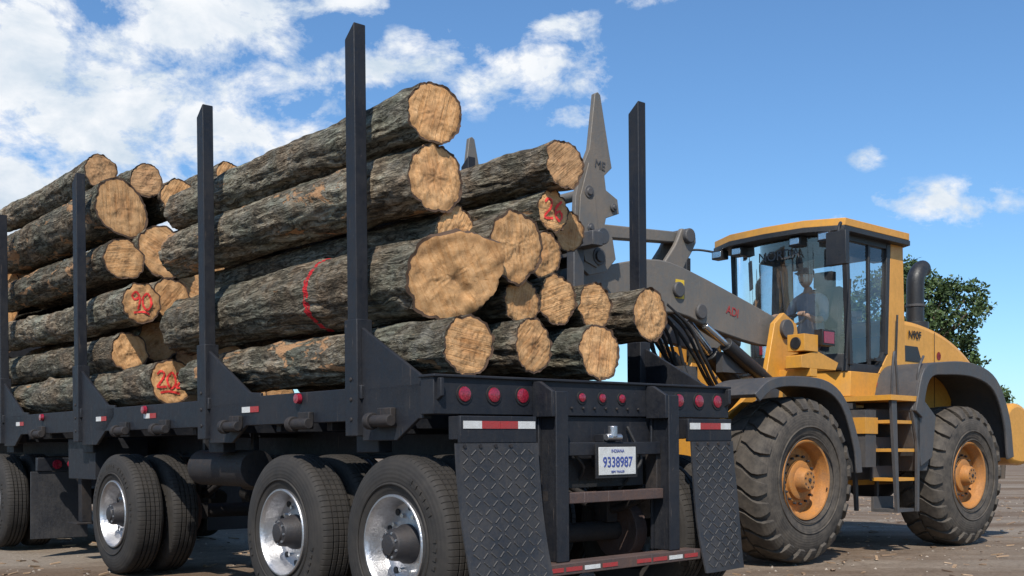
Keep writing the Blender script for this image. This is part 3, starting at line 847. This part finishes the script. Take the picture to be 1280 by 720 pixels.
for w in (.612, 1.922):
    p.add(prism([(2.75, 2.12), (2.75, 2.30), (3.10, 2.30), (3.2, 2.12)], 'y', w, w+.006), 'blackp')
    p.add(prism([(3.9, 1.55), (3.9, 2.1), (4.3, 1.98), (4.55, 1.7), (4.55, 1.55)], 'y', w, w+.006), 'blackp')
    p.add(box(3.49, 3.497, w, w+.006, 1.6, 2.5), 'dark')
p.add(box(2.64, 4.0, 1.0, 1.5, 2.585, 2.60), 'dgrey')
p.done(.003)
p = Part('counterweight', loader)
p.add(prism(smooth2([(4.25, 1.0), (4.22, 1.5), (4.5, 1.66), (4.82, 1.55), (4.98, 1.3), (4.95, 1.02), (4.7, .9), (4.4, .92)], 4), 'y', .08, 2.46), 'orange')
p.done(.05)
p = Part('exhaust_stack', loader)
p.add(cyl((3.65, .95, 2.4), (3.65, .95, 2.66), .16, 24), 'blackp')
p.add(tube(curve([(3.65, .95, 2.6), (3.65, .95, 3.1), (3.68, .95, 3.24), (3.76, .95, 3.32), (3.84, .95, 3.35)]), .105, 20), 'blackp')
p.add(rev([(0, .118), (.03, .118)], (3.65, .95, 2.85), 'z', 24), 'dgrey')
p.add(cyl((3.3, 1.6, 2.5), (3.3, 1.6, 2.75), .05), 'blackp'); p.add(cyl((3.3, 1.6, 2.75), (3.3, 1.6, 2.82), .11), 'blackp')
p.done(.004)
w0, w1 = .50, 2.04
p = Part('cab_shell', loader)
p.add(prism([(1.50, w0), (1.3, w0+.35), (1.25, CW), (1.3, w1-.35), (1.50, w1), (2.62, w1), (2.62, w0)], 'z', 1.66, 1.93), 'orange')
for w in (w0-.005, w1-.065):
    p.add(prism([(2.05, 1.93), (2.24, 2.15), (2.30, 3.40), (2.56, 3.40), (2.62, 1.93)], 'y', w, w+.07), 'orange')
    p.add(prism([(1.5, 1.92), (1.5, 2.02), (2.05, 2.02), (2.20, 2.2), (2.24, 2.15), (2.06, 1.92)], 'y', w+.01, w+.06), 'blackp')
    p.add(prism([(1.48, 2.0), (1.40, 3.40), (1.455, 3.40), (1.54, 2.0)], 'y', w+.0, w+.06), 'blackp')
    p.add(prism([(1.88, 2.02), (1.86, 3.38), (1.90, 3.38), (1.92, 2.02)], 'y', w+.015, w+.05), 'blackp')
    p.add(prism([(2.18, 2.15), (2.22, 3.38), (2.30, 3.40), (2.245, 2.15)], 'y', w+.0, w+.06), 'blackp')
    p.add(box(1.42, 2.3, w+.005, w+.055, 3.33, 3.40), 'blackp')
p.add(box(2.52, 2.58, w0+.07, w1-.07, 3.3, 3.40), 'blackp'); p.add(box(2.52, 2.6, w0+.07, w1-.07, 1.93, 2.4), 'blackp')
p.add(prism([(1.47, w0+.02), (1.27, w0+.36), (1.22, CW), (1.27, w1-.36), (1.47, w1-.02), (1.55, w1-.02), (1.35, w1-.4), (1.3, CW), (1.35, w0+.4), (1.55, w0+.02)], 'z', 1.93, 2.12), 'blackp')
p.add(tube([(1.22, CW+.1, 2.14), (1.17, CW-.15, 2.75)], .010, 6), 'dark'); p.add(tube([(1.155, CW-.18, 2.5), (1.15, CW-.12, 3.05)], .012, 6), 'dark')
p.add(tube([(1.45, w0+.02, 3.36), (1.25, w0+.35, 3.37), (1.20, CW, 3.37), (1.25, w1-.35, 3.37), (1.45, w1-.02, 3.36)], .03, 8), 'blackp')
p.done(.012)
p = Part('roof', loader)
rp = [(1.22, w0-.10), (1.02, w0+.28), (.98, CW), (1.02, w1-.28), (1.22, w1+.10), (2.55, w1+.10), (2.72, w1-.2), (2.72, w0+.2), (2.55, w0-.10)]
p.add(prism(rp, 'z', 3.395, 3.45), 'blackp')
p.add(prism([(a+(.02 if a < 2 else -.02), b) for a, b in rp], 'z', 3.452, 3.53), 'orange')
rp2 = [(1.32, w0+.05), (1.2, CW), (1.32, w1-.05), (2.5, w1-.05), (2.5, w0+.05)]
p.add(prism(rp2, 'z', 3.53, 3.56), 'orange')
for w in (w0+.02, w0+.38, w1-.38, w1-.1):
    p.add(box(1.10, 1.22, w-.02, w+.13, 3.29, 3.39), 'blackp'); p.add(box(1.092, 1.10, w-.005, w+.115, 3.305, 3.375), 'chrome')
p.add(box(2.60, 2.70, .8, .95, 3.28, 3.39), 'blackp')
p.done(.02)
p = Part('cab_glass', loader)
def quad(a, b, c, d): return [a, b, c, d], [(0, 1, 2, 3)]
bot = [(1.49, w0+.03), (1.29, w0+.35), (1.235, CW), (1.29, w1-.35), (1.49, w1-.03)]
top = [(1.43, w0+.03), (1.22, w0+.35), (1.17, CW), (1.22, w1-.35), (1.43, w1-.03)]
bc = [(q.x, q.y) for q in curve([(a, b, 0) for a, b in bot], 6)]; tcu = [(q.x, q.y) for q in curve([(a, b, 0) for a, b in top], 6)]
vs = [(a, b, 2.11) for a, b in bc]+[(a, b, 3.39) for a, b in tcu]; n = len(bc)
p.add((vs, [(i, i+1, n+i+1, n+i) for i in range(n-1)]), 'glass')
for w in (w0+.03, w1-.03):
    p.add(quad((1.5, w, 2.0), (2.2, w, 2.1), (2.26, w, 3.36), (1.43, w, 3.36)), 'glass')
p.add(quad((2.55, w0+.06, 2.4), (2.55, w1-.06, 2.4), (2.55, w1-.06, 3.32), (2.55, w0+.06, 3.32)), 'glass')
p.done(0, recalc=False)
p = Part('cab_interior', loader)
p.add(box(1.35, 2.55, w0+.07, w1-.07, 1.94, 1.97), 'dark')
p.add(box(1.72, 2.18, 1.03, 1.51, 2.0, 2.20), 'seat'); p.add(prism([(2.02, 2.2), (2.12, 2.2), (2.22, 2.95), (2.12, 2.97)], 'y', 1.03, 1.51), 'seat')
p.add(box(2.13, 2.23, 1.15, 1.39, 2.98, 3.16), 'seat')
p.add(box(1.75, 2.15, 1.57, 1.75, 2.0, 2.45), 'blackp'); p.add(box(1.78, 2.1, .86, .96, 2.38, 2.44), 'blackp')
p.add(cyl((1.34, CW, 2.0), (1.46, CW, 2.50), .035), 'blackp')
sw = [(1.47+.16*math.cos(a), CW+.2*math.sin(a), 2.53+.09*math.cos(a)) for a in [2*math.pi*k/28 for k in range(29)]]
p.add(tube(sw, .015, 8), 'blackp'); p.add(cyl((1.32, CW, 2.53-.07), (1.62, CW, 2.53+.08), .012, 8), 'blackp')
p.done(.015)
p = Part('mirrors', loader)
for w, sg in ((w0, -1), (w1, 1)):
    p.add(tube(curve([(1.25, w, 3.38), (1.0, w+sg*.2, 3.42), (.85, w+sg*.27, 3.34), (.85, w+sg*.27, 3.0)]), .014, 8), 'blackp')
    a, b = sorted((w+sg*.15, w+sg*.38)); p.add(box(.80, .87, a, b, 2.96, 3.30), 'blackp')
p.done(.03)
p = Part('cab_ladder', loader)
for w in (.02, .50):
    p.add(prism([(1.50, 1.62), (1.62, .42), (1.66, .42), (1.60, 1.62)], 'y', w, w+.035), 'dgrey'); 
    p.add(prism([(2.02, 1.55), (2.02, .42), (2.06, .42), (2.08, 1.55)], 'y', w, w+.03), 'dgrey')
for k, z in enumerate((.42, .75, 1.06, 1.36)):
    p.add(box(1.62-.03*k, 2.02, .055, .30, z, z+.035), 'orange' if k else 'dgrey'); p.add(box(1.62-.03*k, 2.02, .30, .33, z, z+.16), 'dgrey')
p.add(box(1.45, 2.08, .0, .62, 1.60, 1.655), 'orange'); p.add(box(1.15, 1.46, .45, .85, 1.52, 1.58), 'dgrey')
p.add(box(1.3, 1.5, .2, .5, .9, 1.5), 'dgrey'); p.add(box(1.28, 1.52, .19, .45, 1.25, 1.42), 'orange')
p.add(tube(curve([(1.5, .02, 1.66), (1.48, .0, 1.9), (1.52, .0, 2.1), (1.56, .0, 1.9), (1.62, .02, 1.66)]), .014, 8), 'dgrey')
p.add(tube(curve([(2.05, .05, 1.66), (2.05, .02, 1.95), (2.2, .05, 2.1)]), .014, 8), 'dgrey')
p.add(tube([(1.35, w0-.04, 2.05), (1.38, w0-.07, 2.9)], .013, 8), 'blackp')
p.add(tube([(2.33, w0-.05, 2.1), (2.36, w0-.05, 2.6)], .012, 8), 'blackp')
p.add(box(1.95, 2.1, w0-.03, w0-.005, 2.06, 2.1), 'blackp')
p.done(.006)
p = Part('lift_arms', loader)
bp_ = smooth2([(.74, 2.42), (.76, 2.28), (.62, 2.18), (.3, 2.16), (-.4, 2.26), (-.95, 2.38), (-1.6, 2.30), (-2.2, 2.22), (-2.38, 2.30), (-2.4, 2.5), (-2.2, 2.62), (-1.7, 2.78), (-1.2, 2.86), (-.75, 2.80), (0, 2.62), (.55, 2.48)], 3)
for w in (.82, 1.64): p.add(prism(bp_, 'y', w, w+.08), 'grey')
p.add(cyl((-.95, .9, 2.6), (-.95, 1.64, 2.6), .15, 24), 'grey'); p.add(cyl((-2.25, .7, 2.42), (-2.25, 1.84, 2.42), .06), 'dgrey')
for s, z in ((.58, 2.33), (-.62, 2.42), (-2.25, 2.42), (-.95, 2.6)):
    for w in (.815, 1.725): p.add(cyl((s, w-.03, z), (s, w+.03, z), .075, 20), 'dgrey')
for w in (1.15, 1.33): p.add(prism(smooth2([(-.35, 3.30), (-.28, 3.18), (-.5, 2.85), (-.62, 2.45), (-.82, 2.45), (-.80, 2.85), (-.60, 3.12), (-.50, 3.30)], 3), 'y', w, w+.05), 'grey')
p.add(prism([(-.42, 3.28), (-.42, 3.17), (-2.3, 3.02), (-2.3, 3.16)], 'y', 1.21, 1.32), 'grey')
p.add(cyl((-.42, 1.1, 3.23), (-.42, 1.43, 3.23), .075), 'dgrey')
p.add(cyl((.5, 1.26, 2.2), (-.3, 1.26, 2.48), .075), 'blackp'); p.add(cyl((-.3, 1.26, 2.48), (-.7, 1.26, 2.62), .04), 'chrome')
for w in (1.0, 1.53):
    p.add(cyl((.55, w, 1.45), (-.25, w, 2.05), .085), 'blackp'); p.add(cyl((-.25, w, 2.05), (-.62, w, 2.36), .045), 'chrome')
p.done(.012)
p = Part('lift_cylinder', loader)
p.add(cyl((.52, .76, 1.72), (-.30, .76, 2.12), .07), 'blackp'); p.add(cyl((-.30, .76, 2.12), (-.62, .76, 2.28), .035), 'chrome')
p.done(.004)
p = Part('hydraulic_hoses', loader)
rr = random.Random(3)
for k in range(12):
    w = .84+.07*k+rr.uniform(-.02, .02); a = rr.uniform(-.12, .1)
    p.add(tube(curve([(.35+a, w, 1.7), (-.15+a, w+.03, 1.62+a), (-.55+a, w-.02, 1.95+a), (-.75+a*.5, w, 2.25), (-1.1, w, 2.45)]), .017, 8), 'dark')
for k in range(5):
    w = 1.0+.1*k
    p.add(tube(curve([(-.9, w, 2.6), (-1.4, w, 2.2-.03*k), (-1.8, w, 2.15), (-2.2, w, 2.5), (-2.45, w, 2.8)]), .016, 8), 'dark')
p.add(box(-.3, .1, .80, .88, 1.85, 2.05), 'dgrey'); p.add(box(-.72, -.5, .95, 1.6, 1.7, 1.9), 'dgrey')
p.done(0)
p = Part('grapple_frame', loader)
for w in (.50, .95, 1.52, 2.02): p.add(box(-2.62, -2.50, w, w+.09, 1.15, 2.95), 'dgrey')
for z in (1.15, 1.9, 2.75): p.add(box(-2.60, -2.48, .30, 2.28, z, z+.12), 'dgrey')
for w in (.98, 1.5): p.add(prism([(-2.5, 2.9), (-2.5, 2.2), (-2.25, 2.3), (-2.15, 2.45), (-2.2, 3.1), (-2.35, 3.2)], 'y', w, w+.05), 'dgrey')
p.add(cyl((-2.42, .35, 2.85), (-2.42, 2.4, 2.85), .07), 'dgrey')
for w in (.53, 2.05): p.add(prism([(-2.62, 1.66), (-2.62, 1.80), (-3.55, 1.80), (-3.6, 1.77), (-3.5, 1.745)], 'y', w, w+.11), 'dgrey')
p.done(.008)
tine = [(-2.30, 4.12), (-2.335, 4.10), (-2.40, 3.62), (-2.50, 3.42), (-2.56, 3.2), (-2.58, 2.85), (-2.52, 2.62), (-2.40, 2.55), (-2.2, 2.60), (-2.08, 2.72), (-2.12, 2.9), (-2.22, 2.98), (-2.2, 3.06), (-2.04, 3.12), (-2.06, 3.24), (-2.20, 3.30), (-2.22, 3.42), (-2.13, 3.50), (-2.16, 3.62), (-2.27, 4.10)]
p = Part('grapple_clamp', loader)
for w in (.54, 2.26):
    p.add(prism(tine, 'y', w, w+.045), 'grey')
    p.add(prism([(-2.42, 3.5), (-2.52, 3.2), (-2.54, 2.85), (-2.46, 2.66), (-2.32, 2.62), (-2.3, 2.9), (-2.34, 3.2)], 'y', w-.014, w-.001), 'grey')
    for s, z, r in ((-2.42, 3.25, .055), (-2.3, 2.72, .075), (-2.12, 3.16, .035), (-2.40, 2.95, .04)):
        p.add(rev([(-.035, .0001), (-.035, r*.55), (-.022, r*.55), (-.022, r), (.06, r)], (s, w, z), 'y', 20), 'dgrey')
p.add(cyl((-2.3, .5, 2.72), (-2.3, 2.36, 2.72), .05), 'dgrey'); p.add(cyl((-2.40, .58, 3.25), (-2.40, 2.28, 3.25), .045), 'grey')
for w in (1.0, 1.75): p.add(cyl((-2.45, w, 2.3), (-2.38, w, 2.85), .06), 'blackp'); p.add(cyl((-2.38, w, 2.85), (-2.38, w, 3.24), .03), 'chrome')
p.done(.005)
text('clamp_lettering', 'ME', .10, (-2.28, .534, 3.50), 'dgrey', loader, rot=(R(90), R(8), 0))
text('boom_lettering', 'ADI', .12, (-.12, .815, 2.46), 'redtape', loader, rot=(R(90), R(10), 0), bold=.001)
text('cab_lettering', 'ATOR', .075, (2.10, w0-.008, 1.80), 'redtape', loader)
text('hood_lettering', 'N90F', .13, (3.03, .609, 2.43), 'dark', loader, bold=.002)
text('windshield_lettering', 'NORDA', .15, (1.14, CW-.1, 3.22), 'dgrey', loader, rot=(R(90), 0, R(-90)), bold=.001)
p = Part('decals', loader)
p.add(box(-.98, -.86, .814, .819, 2.52, 2.70), 'yellow'); p.add(box(2.36, 2.43, w0-.010, w0-.006, 1.78, 1.86), 'redtape')
p.add(rev([(-.002, .0001), (-.002, .05)], (3.60, .618, 2.22), 'y', 24), 'redtape')
p.done(0)

# ------------------------------------------------------------------ driver
driver = empty('driver', (2.83, 10.3, 0), (0, 0, LA))
def skinned(name, joints, edges, mats, matfn, parent, sub=2):
    me = bpy.data.meshes.new(name); me.from_pydata([j[:3] for j in joints], edges, [])
    ob = bpy.data.objects.new(name, me); scene.collection.objects.link(ob)
    sk = ob.modifiers.new('skin', 'SKIN')
    for i, j in enumerate(joints):
        sv = me.skin_vertices[0].data[i]; sv.radius = (j[3], j[4] if len(j) > 4 else j[3])
        sv.use_root = (i == 0)
    sb = ob.modifiers.new('sub', 'SUBSURF'); sb.levels = sub; sb.render_levels = sub
    dg = bpy.context.evaluated_depsgraph_get(); dg.update()
    m2 = bpy.data.meshes.new_from_object(ob.evaluated_get(dg))
    bpy.data.objects.remove(ob)
    m2.materials.clear()
    for k in mats: m2.materials.append(M[k])
    for pl in m2.polygons:
        pl.use_smooth = True; pl.material_index = matfn(pl.center)
    o2 = bpy.data.objects.new(name, m2); scene.collection.objects.link(o2); o2.parent = parent
    return o2
c = CW
J = [(1.93, c, 2.30, .14, .15), (1.93, c, 2.48, .13, .15), (1.90, c, 2.68, .14, .17), (1.87, c, 2.82, .09, .12), (1.85, c, 2.90, .055, .055), (1.83, c, 2.97, .05, .05)]
E = [(0, 1), (1, 2), (2, 3), (3, 4), (4, 5)]
hands = []
for sg in (-1, 1):
    b = len(J)
    J += [(1.87, c+sg*.19, 2.79, .07, .07), (1.78, c+sg*.26, 2.56, .05, .05), (1.66, c+sg*.22, 2.54, .042, .042), (1.53, c+sg*.17, 2.60, .028, .03)]
    E += [(3, b), (b, b+1), (b+1, b+2), (b+2, b+3)]
    hands.append(((1.53, c+sg*.17, 2.60), sg))
    b = len(J)
    J += [(1.86, c+sg*.10, 2.29, .09, .09), (1.50, c+sg*.15, 2.33, .065, .065), (1.45, c+sg*.15, 2.12, .05, .05), (1.45, c+sg*.15, 2.02, .04, .04), (1.36, c+sg*.16, 1.995, .035, .035)]
    E += [(0, b), (b, b+1), (b+1, b+2), (b+2, b+3), (b+3, b+4)]
def bm_fn(p):
    if p.z > 2.87 and p.x > 1.7: return 2
    if p.x < 1.72 and p.z > 2.45: return 2
    if p.z < 2.36: return 1
    return 0
skinned('body', J, E, ['shirt', 'jeans', 'skin'], bm_fn, driver)
for (hx, hy, hz), sg in hands:
    J = [(hx, hy, hz, .022, .03), (hx-.05, hy-sg*.005, hz+.012, .018, .036)]; E = [(0, 1)]
    for k in range(4):
        o = (k-1.5)*.018; b = len(J); ln = (.9, 1.05, 1, .8)[k]
        J += [(hx-.08*1, hy+o, hz+.016, .009), (hx-.08-.022*ln, hy+o, hz+.002, .008), (hx-.085-.012*ln, hy+o, hz-.02*ln, .0075)]
        E += [(1, b), (b, b+1), (b+1, b+2)]
    b = len(J); J += [(hx-.03, hy-sg*.035, hz-.005, .010), (hx-.06, hy-sg*.042, hz-.02, .009)]; E += [(0, b), (b, b+1)]
    skinned('hand', J, E, ['skin'], lambda p: 0, driver, 1)
bm = bmesh.new(); bmesh.ops.create_uvsphere(bm, u_segments=32, v_segments=24, radius=1)
for v in bm.verts:
    x, y, z = v.co
    sx, sy, sz = .098, .076, .122
    jaw = 1-.28*max(0, -z)**1.3
    fx = x*sx*(jaw if x > 0 else 1-.12*max(0, -z))
    co = Vector((fx, y*sy*jaw, z*sz))
    if x < -.3:
        if abs(y) < .16 and -.35 < z < .12: co.x -= .024*(1-abs(y)/.16)*(1-abs(z+.22)/.40 if abs(z+.22) < .4 else 0)
        if .12 < abs(y) < .45 and 0 < z < .2: co.x += .008
        if abs(y) < .3 and -.55 < z < -.42: co.x -= .004
    v.co = co
me = bpy.data.meshes.new('head'); bm.to_mesh(me); bm.free()
for pl in me.polygons: pl.use_smooth = True
for k in ('skin', 'hair'): me.materials.append(M[k])
for pl in me.polygons:
    if pl.center.x > .0 and pl.center.z > -.03: pl.material_index = 1
hx, hz = 1.80, 3.06
link('head', me, driver, 0, Matrix.Translation((hx, c, hz)))
p = Part('face_details', driver)
for sg in (-1, 1):
    p.add(rev([(-.012, .0001), (-.006, .010), (0, .012)], (hx-.082, c+sg*.028, hz+.01), 'x', 12), 'white')
    p.add(rev([(-.014, .0001), (-.012, .005)], (hx-.082, c+sg*.028, hz+.01), 'x', 10), 'dark')
    p.add(tube([(hx+.0, c+sg*.074, hz+.03), (hx+.012, c+sg*.088, hz+.01), (hx+.0, c+sg*.078, hz-.03)], [.012, .016, .009], 8), 'skin')
p.add(tube([(hx-.088, c-.022, hz-.062), (hx-.094, c, hz-.06), (hx-.088, c+.022, hz-.062)], .005, 8), 'hair')
p.done(0)
p = Part('cap', driver)
p.add(rev([(0.02, .098), (.06, .095), (.10, .07), (.122, .03), (.125, .0001)], (hx+.004, c, hz+.01), 'z', 32), 'cap')
p.add(prism([(hx-.05, c-.085), (hx-.13, c-.065), (hx-.165, c), (hx-.13, c+.065), (hx-.05, c+.085)], 'z', hz+.035, hz+.045), 'cap')
p.done(.003)

# ------------------------------------------------------------------ ground
def gz(x, y): return .035*noise.noise((x*.5, y*.5, 0))+.02*noise.noise((x*1.7, y*1.7, 3))
def ground():
    n = 150; vs = []; fs = []
    def m(k): 
        u = (k/n*2-1); return math.copysign(abs(u)**3.2*1500+abs(u)*14, u)
    for i in range(n+1):
        for j in range(n+1):
            x, y = m(i), m(j)+9
            z = gz(x, y) if math.hypot(x, y-9) < 60 else 0
            vs.append((x, y, z-.018))
    for i in range(n):
        for j in range(n):
            a = i*(n+1)+j; fs.append((a, a+n+1, a+n+2, a+1))
    p = Part('ground'); p.add((vs, fs), 'ground'); p.done(0)
ground()
def scatter(name, mat, n, size, seed, flat=False):
    rnd = random.Random(seed); vs = []; fs = []
    for k in range(n):
        d = rnd.uniform(0, 1)**.7*26+3; a = rnd.uniform(-.7, .62)
        x, y = d*math.sin(a), d*math.cos(a)
        z = gz(x, y)-.018
        s = size*rnd.uniform(.4, 1.5)*(1+d*.03); th = rnd.uniform(0, 6.28); st = len(vs)
        if flat:
            lx, ly, lz = s*rnd.uniform(.8, 2.6), s*rnd.uniform(.3, .7), s*.18; ti = rnd.uniform(-.3, .3)
            for sx in (-1, 1):
                for sy in (-1, 1):
                    for sz in (0, 1):
                        px, py, pz = sx*lx*rnd.uniform(.7, 1), sy*ly*rnd.uniform(.6, 1), sz*lz*2+sx*lx*ti*.5+abs(lx*ti)*.5
                        vs.append((x+px*math.cos(th)-py*math.sin(th), y+px*math.sin(th)+py*math.cos(th), z+pz))
            fs += [tuple(st+i for i in q) for q in ((0, 1, 3, 2), (4, 6, 7, 5), (0, 4, 5, 1), (2, 3, 7, 6), (0, 2, 6, 4), (1, 5, 7, 3))]
        else:
            for dx, dy, dz in ((1, 0, 0), (0, 1, 0), (-1, 0, 0), (0, -1, 0), (0, 0, 1), (0, 0, -.5)):
                q = s*rnd.uniform(.6, 1.1)
                px, py = dx*q, dy*q
                vs.append((x+px*math.cos(th)-py*math.sin(th), y+px*math.sin(th)+py*math.cos(th), z+dz*q*.7))
            fs += [tuple(st+i for i in q) for q in ((0, 1, 4), (1, 2, 4), (2, 3, 4), (3, 0, 4), (1, 0, 5), (2, 1, 5), (3, 2, 5), (0, 3, 5))]
    me = bpy.data.meshes.new(name); me.from_pydata(vs, [], fs); me.materials.append(M[mat])
    link(name, me)
scatter('bark_debris', 'chip', 3200, .018, 5, True)
scatter('gravel', 'peb', 5000, .012, 6)

# ------------------------------------------------------------------ trees
def leaves(clumps, size, dens, seed):
    rnd = random.Random(seed); vs = []; fs = []
    for (x, y, z, r) in clumps:
        for k in range(int(dens*r*r)):
            d = Vector((rnd.gauss(0, 1), rnd.gauss(0, 1), rnd.gauss(0, 1))).normalized()*r*rnd.uniform(.15, 1.2)
            if noise.noise((x*2+d.x*1.6, y+d.y*1.6, z+d.z*1.6)) < -.2: continue
            c = Vector((x, y, z))+Vector((d.x, d.y, d.z*.8))
            a = Vector((rnd.gauss(0, 1), rnd.gauss(0, 1), rnd.gauss(0, 1))).normalized(); b = a.orthogonal().normalized()
            b = (Matrix.Rotation(rnd.uniform(0, 6), 3, a) @ b)
            a2 = a.cross(b); s = size*rnd.uniform(.6, 1.3); st = len(vs)
            vs += [tuple(c-a2*s), tuple(c+b*s*.5), tuple(c+a2*s), tuple(c-b*s*.5)]; fs.append((st, st+1, st+2, st+3))
    return vs, fs
def tree(name, base, clumps, size, dens, seed, tr=.3):
    root = empty(name, base)
    p = Part('trunk', root)
    zt = min(c[2] for c in clumps)
    top = Vector((0, 0, zt+.5))
    p.add(tube(curve([(0, 0, -.1), (.1, 0, zt*.5), tuple(top)]), [tr*(1-.4*i/16) for i in range(17)], 12), 'trunk')
    for (x, y, z, r) in clumps:
        e = Vector((x, y, z)); mid = top.lerp(e, .5)+Vector((0, 0, -.25))
        pts = curve([tuple(top-Vector((0, 0, .4))), tuple(mid), tuple(e)], 5); p.add(tube(pts, [tr*.45*(1-.85*i/(len(pts)-1)) for i in range(len(pts))], 7), 'trunk')
    p.done(0)
    v, f = leaves(clumps, size, dens, seed)
    me = bpy.data.meshes.new('foliage'); me.from_pydata(v, [], f); me.materials.append(M['leaf']); link('foliage', me, root)
tx = [(-.5, 0, 8.4, .9), (.2, .5, 8.0, .95), (-.5, -.6, 7.1, .95), (-1.6, 0, 7.9, .9), (-2.4, .4, 7.0, 1.1), (1.3, .3, 7.8, .8), (2.2, 0, 7.65, .7), (1.95, -.4, 6.8, .8), (1.0, .6, 6.9, .85), (2.7, .1, 7.2, .55), (1.5, 0, 6.0, .85), (2.2, .3, 5.6, .6), (.2, -.3, 6.2, .95), (2.5, 0, 4.95, .5), (-1.5, -.5, 6.0, 1.0), (-.6, 1.2, 5.2, 1), (-2.6, 0, 5.4, 1), (.9, .8, 5.0, .9), (1.8, .4, 4.8, .7)]
tree('oak_tree', (16.8, 45, 0), tx, .10, 1700, 11)
tree('oak_tree', (20.35, 45, 0), [(0, 0, 3.4, .5), (-.5, .2, 3.0, .55), (.2, .1, 2.95, .45), (-.9, 0, 3.3, .6)], .09, 1700, 12, .12)
cl = []
rnd = random.Random(4)
for k in range(150):
    a = -1.3+2.6*k/149; d = 420+rnd.uniform(-25, 25)
    cl.append((d*math.sin(a), d*math.cos(a), rnd.uniform(-1.5, .5), rnd.uniform(3, 5)))
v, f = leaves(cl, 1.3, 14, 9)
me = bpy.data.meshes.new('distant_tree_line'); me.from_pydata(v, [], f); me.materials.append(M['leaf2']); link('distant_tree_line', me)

# ------------------------------------------------------------------ sky
sun_el = R(49); sun_az = R(188)
world = bpy.data.worlds.new('World'); scene.world = world; world.use_nodes = True
nt = world.node_tree; nt.nodes.clear()
class WT(NT):
    def __init__(s, t): s.t = t
t = WT(nt)
sky = t.n('ShaderNodeTexSky', sky_type='NISHITA'); sky.sun_disc = False; sky.sun_elevation = sun_el; sky.sun_rotation = sun_az
sky.air_density = 1.0; sky.dust_density = .5; sky.ozone_density = 3.0
tcg = t.n('ShaderNodeTexCoord').outputs['Generated']
sp = t.n('ShaderNodeSeparateXYZ'); t.l(tcg, sp.inputs[0])
az = t.math('ARCTAN2', sp.outputs[0], sp.outputs[1]); el = t.math('ARCSINE', sp.outputs[2])
av = t.n('ShaderNodeCombineXYZ'); t.l(az, av.inputs[0]); t.l(el, av.inputs[1])
blobs = [(-.40, .30, .24, .13, 1.0), (-.28, .375, .13, .07, 1), (-.46, .20, .30, .09, 1.05), (-.27, .27, .11, .06, .95), (-.16, .28, .08, .02, .35), (-.52, .40, .2, .06, .8),
 (-.13, .335, .08, .030, .8), (-.05, .34, .11, .038, .82), (.05, .335, .10, .032, .78), (.045, .375, .05, .018, .65), (-.15, .395, .06, .02, .85), (.06, .30, .04, .02, .6), (-.03, .41, .10, .02, .6),
 (.317, .253, .018, .012, .52), (.365, .21, .09, .022, .66), (.13, .40, .05, .015, .5), (.30, .205, .03, .01, .6),
 (1.2, .35, .3, .1, .8), (-1.1, .3, .3, .12, .9), (2.3, .4, .35, .12, .8), (-2.2, .4, .4, .12, .8)]
acc = None
for a, e, wa, we, k in blobs:
    dx = t.math('MULTIPLY', t.math('SUBTRACT', az, a), 1/wa); dy = t.math('MULTIPLY', t.math('SUBTRACT', el, e), 1/we)
    d = t.math('SQRT', t.math('ADD', t.math('MULTIPLY', dx, dx), t.math('MULTIPLY', dy, dy)))
    mk = t.math('MULTIPLY', t.math('SUBTRACT', 1.25, d, clamp=True), k)
    acc = mk if acc is None else t.math('MAXIMUM', acc, mk)
mp = t.map(av.outputs[0], (1, 1.5, 1))
n1 = t.noise(mp, 15, 12, .64, .2); n2 = t.noise(mp, 5, 6, .55)
dens = t.math('ADD', t.math('MULTIPLY', acc, .62), t.math('ADD', t.math('MULTIPLY', t.math('SUBTRACT', n1, .5), 1.9), t.math('MULTIPLY', t.math('SUBTRACT', n2, .5), .5)))
cm = t.ramp(dens, [(.24, 0), (.40, .45), (.58, 1)])
cm = t.math('MULTIPLY', cm, t.math('MULTIPLY', acc, 3.0, clamp=True))
shade = t.noise(mp, 9, 8, .6, .3)
ccol = t.ramp(shade, [(.35, (.60, .71, .83)), (.55, (.93, .96, 1.0)), (.7, (1, 1, 1))])
skt = t.mix(1.0, sky.outputs[0], (.78, 1.04, 1.22), 'MULTIPLY')
skc = t.n('ShaderNodeVectorMath', operation='SCALE'); t.l(skt, skc.inputs[0]); skc.inputs['Scale'].default_value = .13
full = t.mix(cm, skc.outputs[0], ccol)
bg = t.n('ShaderNodeBackground'); t.l(full, bg.inputs[0]); bg.inputs[1].default_value = 1.0
wo = t.n('ShaderNodeOutputWorld'); t.l(bg.outputs[0], wo.inputs[0])

sd = bpy.data.lights.new('sun', 'SUN'); sd.energy = 5.0; sd.angle = R(.5); sd.color = (1, .94, .84)
so = bpy.data.objects.new('sun', sd); scene.collection.objects.link(so)
d = Vector((math.sin(sun_az)*math.cos(sun_el), math.cos(sun_az)*math.cos(sun_el), math.sin(sun_el)))
so.rotation_euler = d.to_track_quat('Z', 'Y').to_euler(); so.location = (5, -10, 20)

# ------------------------------------------------------------------ camera
cd = bpy.data.cameras.new('camera'); cam = bpy.data.objects.new('camera', cd); scene.collection.objects.link(cam)
cd.sensor_width = 36; cd.lens = 38.08; cd.shift_y = 206/1280; cd.clip_end = 4000; cd.clip_start = .05
cam.location = (0, 0, 1.05); cam.rotation_euler = (R(90), 0, 0)
scene.camera = cam
scene.view_settings.view_transform = 'Standard'; scene.view_settings.look = 'None'; scene.view_settings.exposure = 0
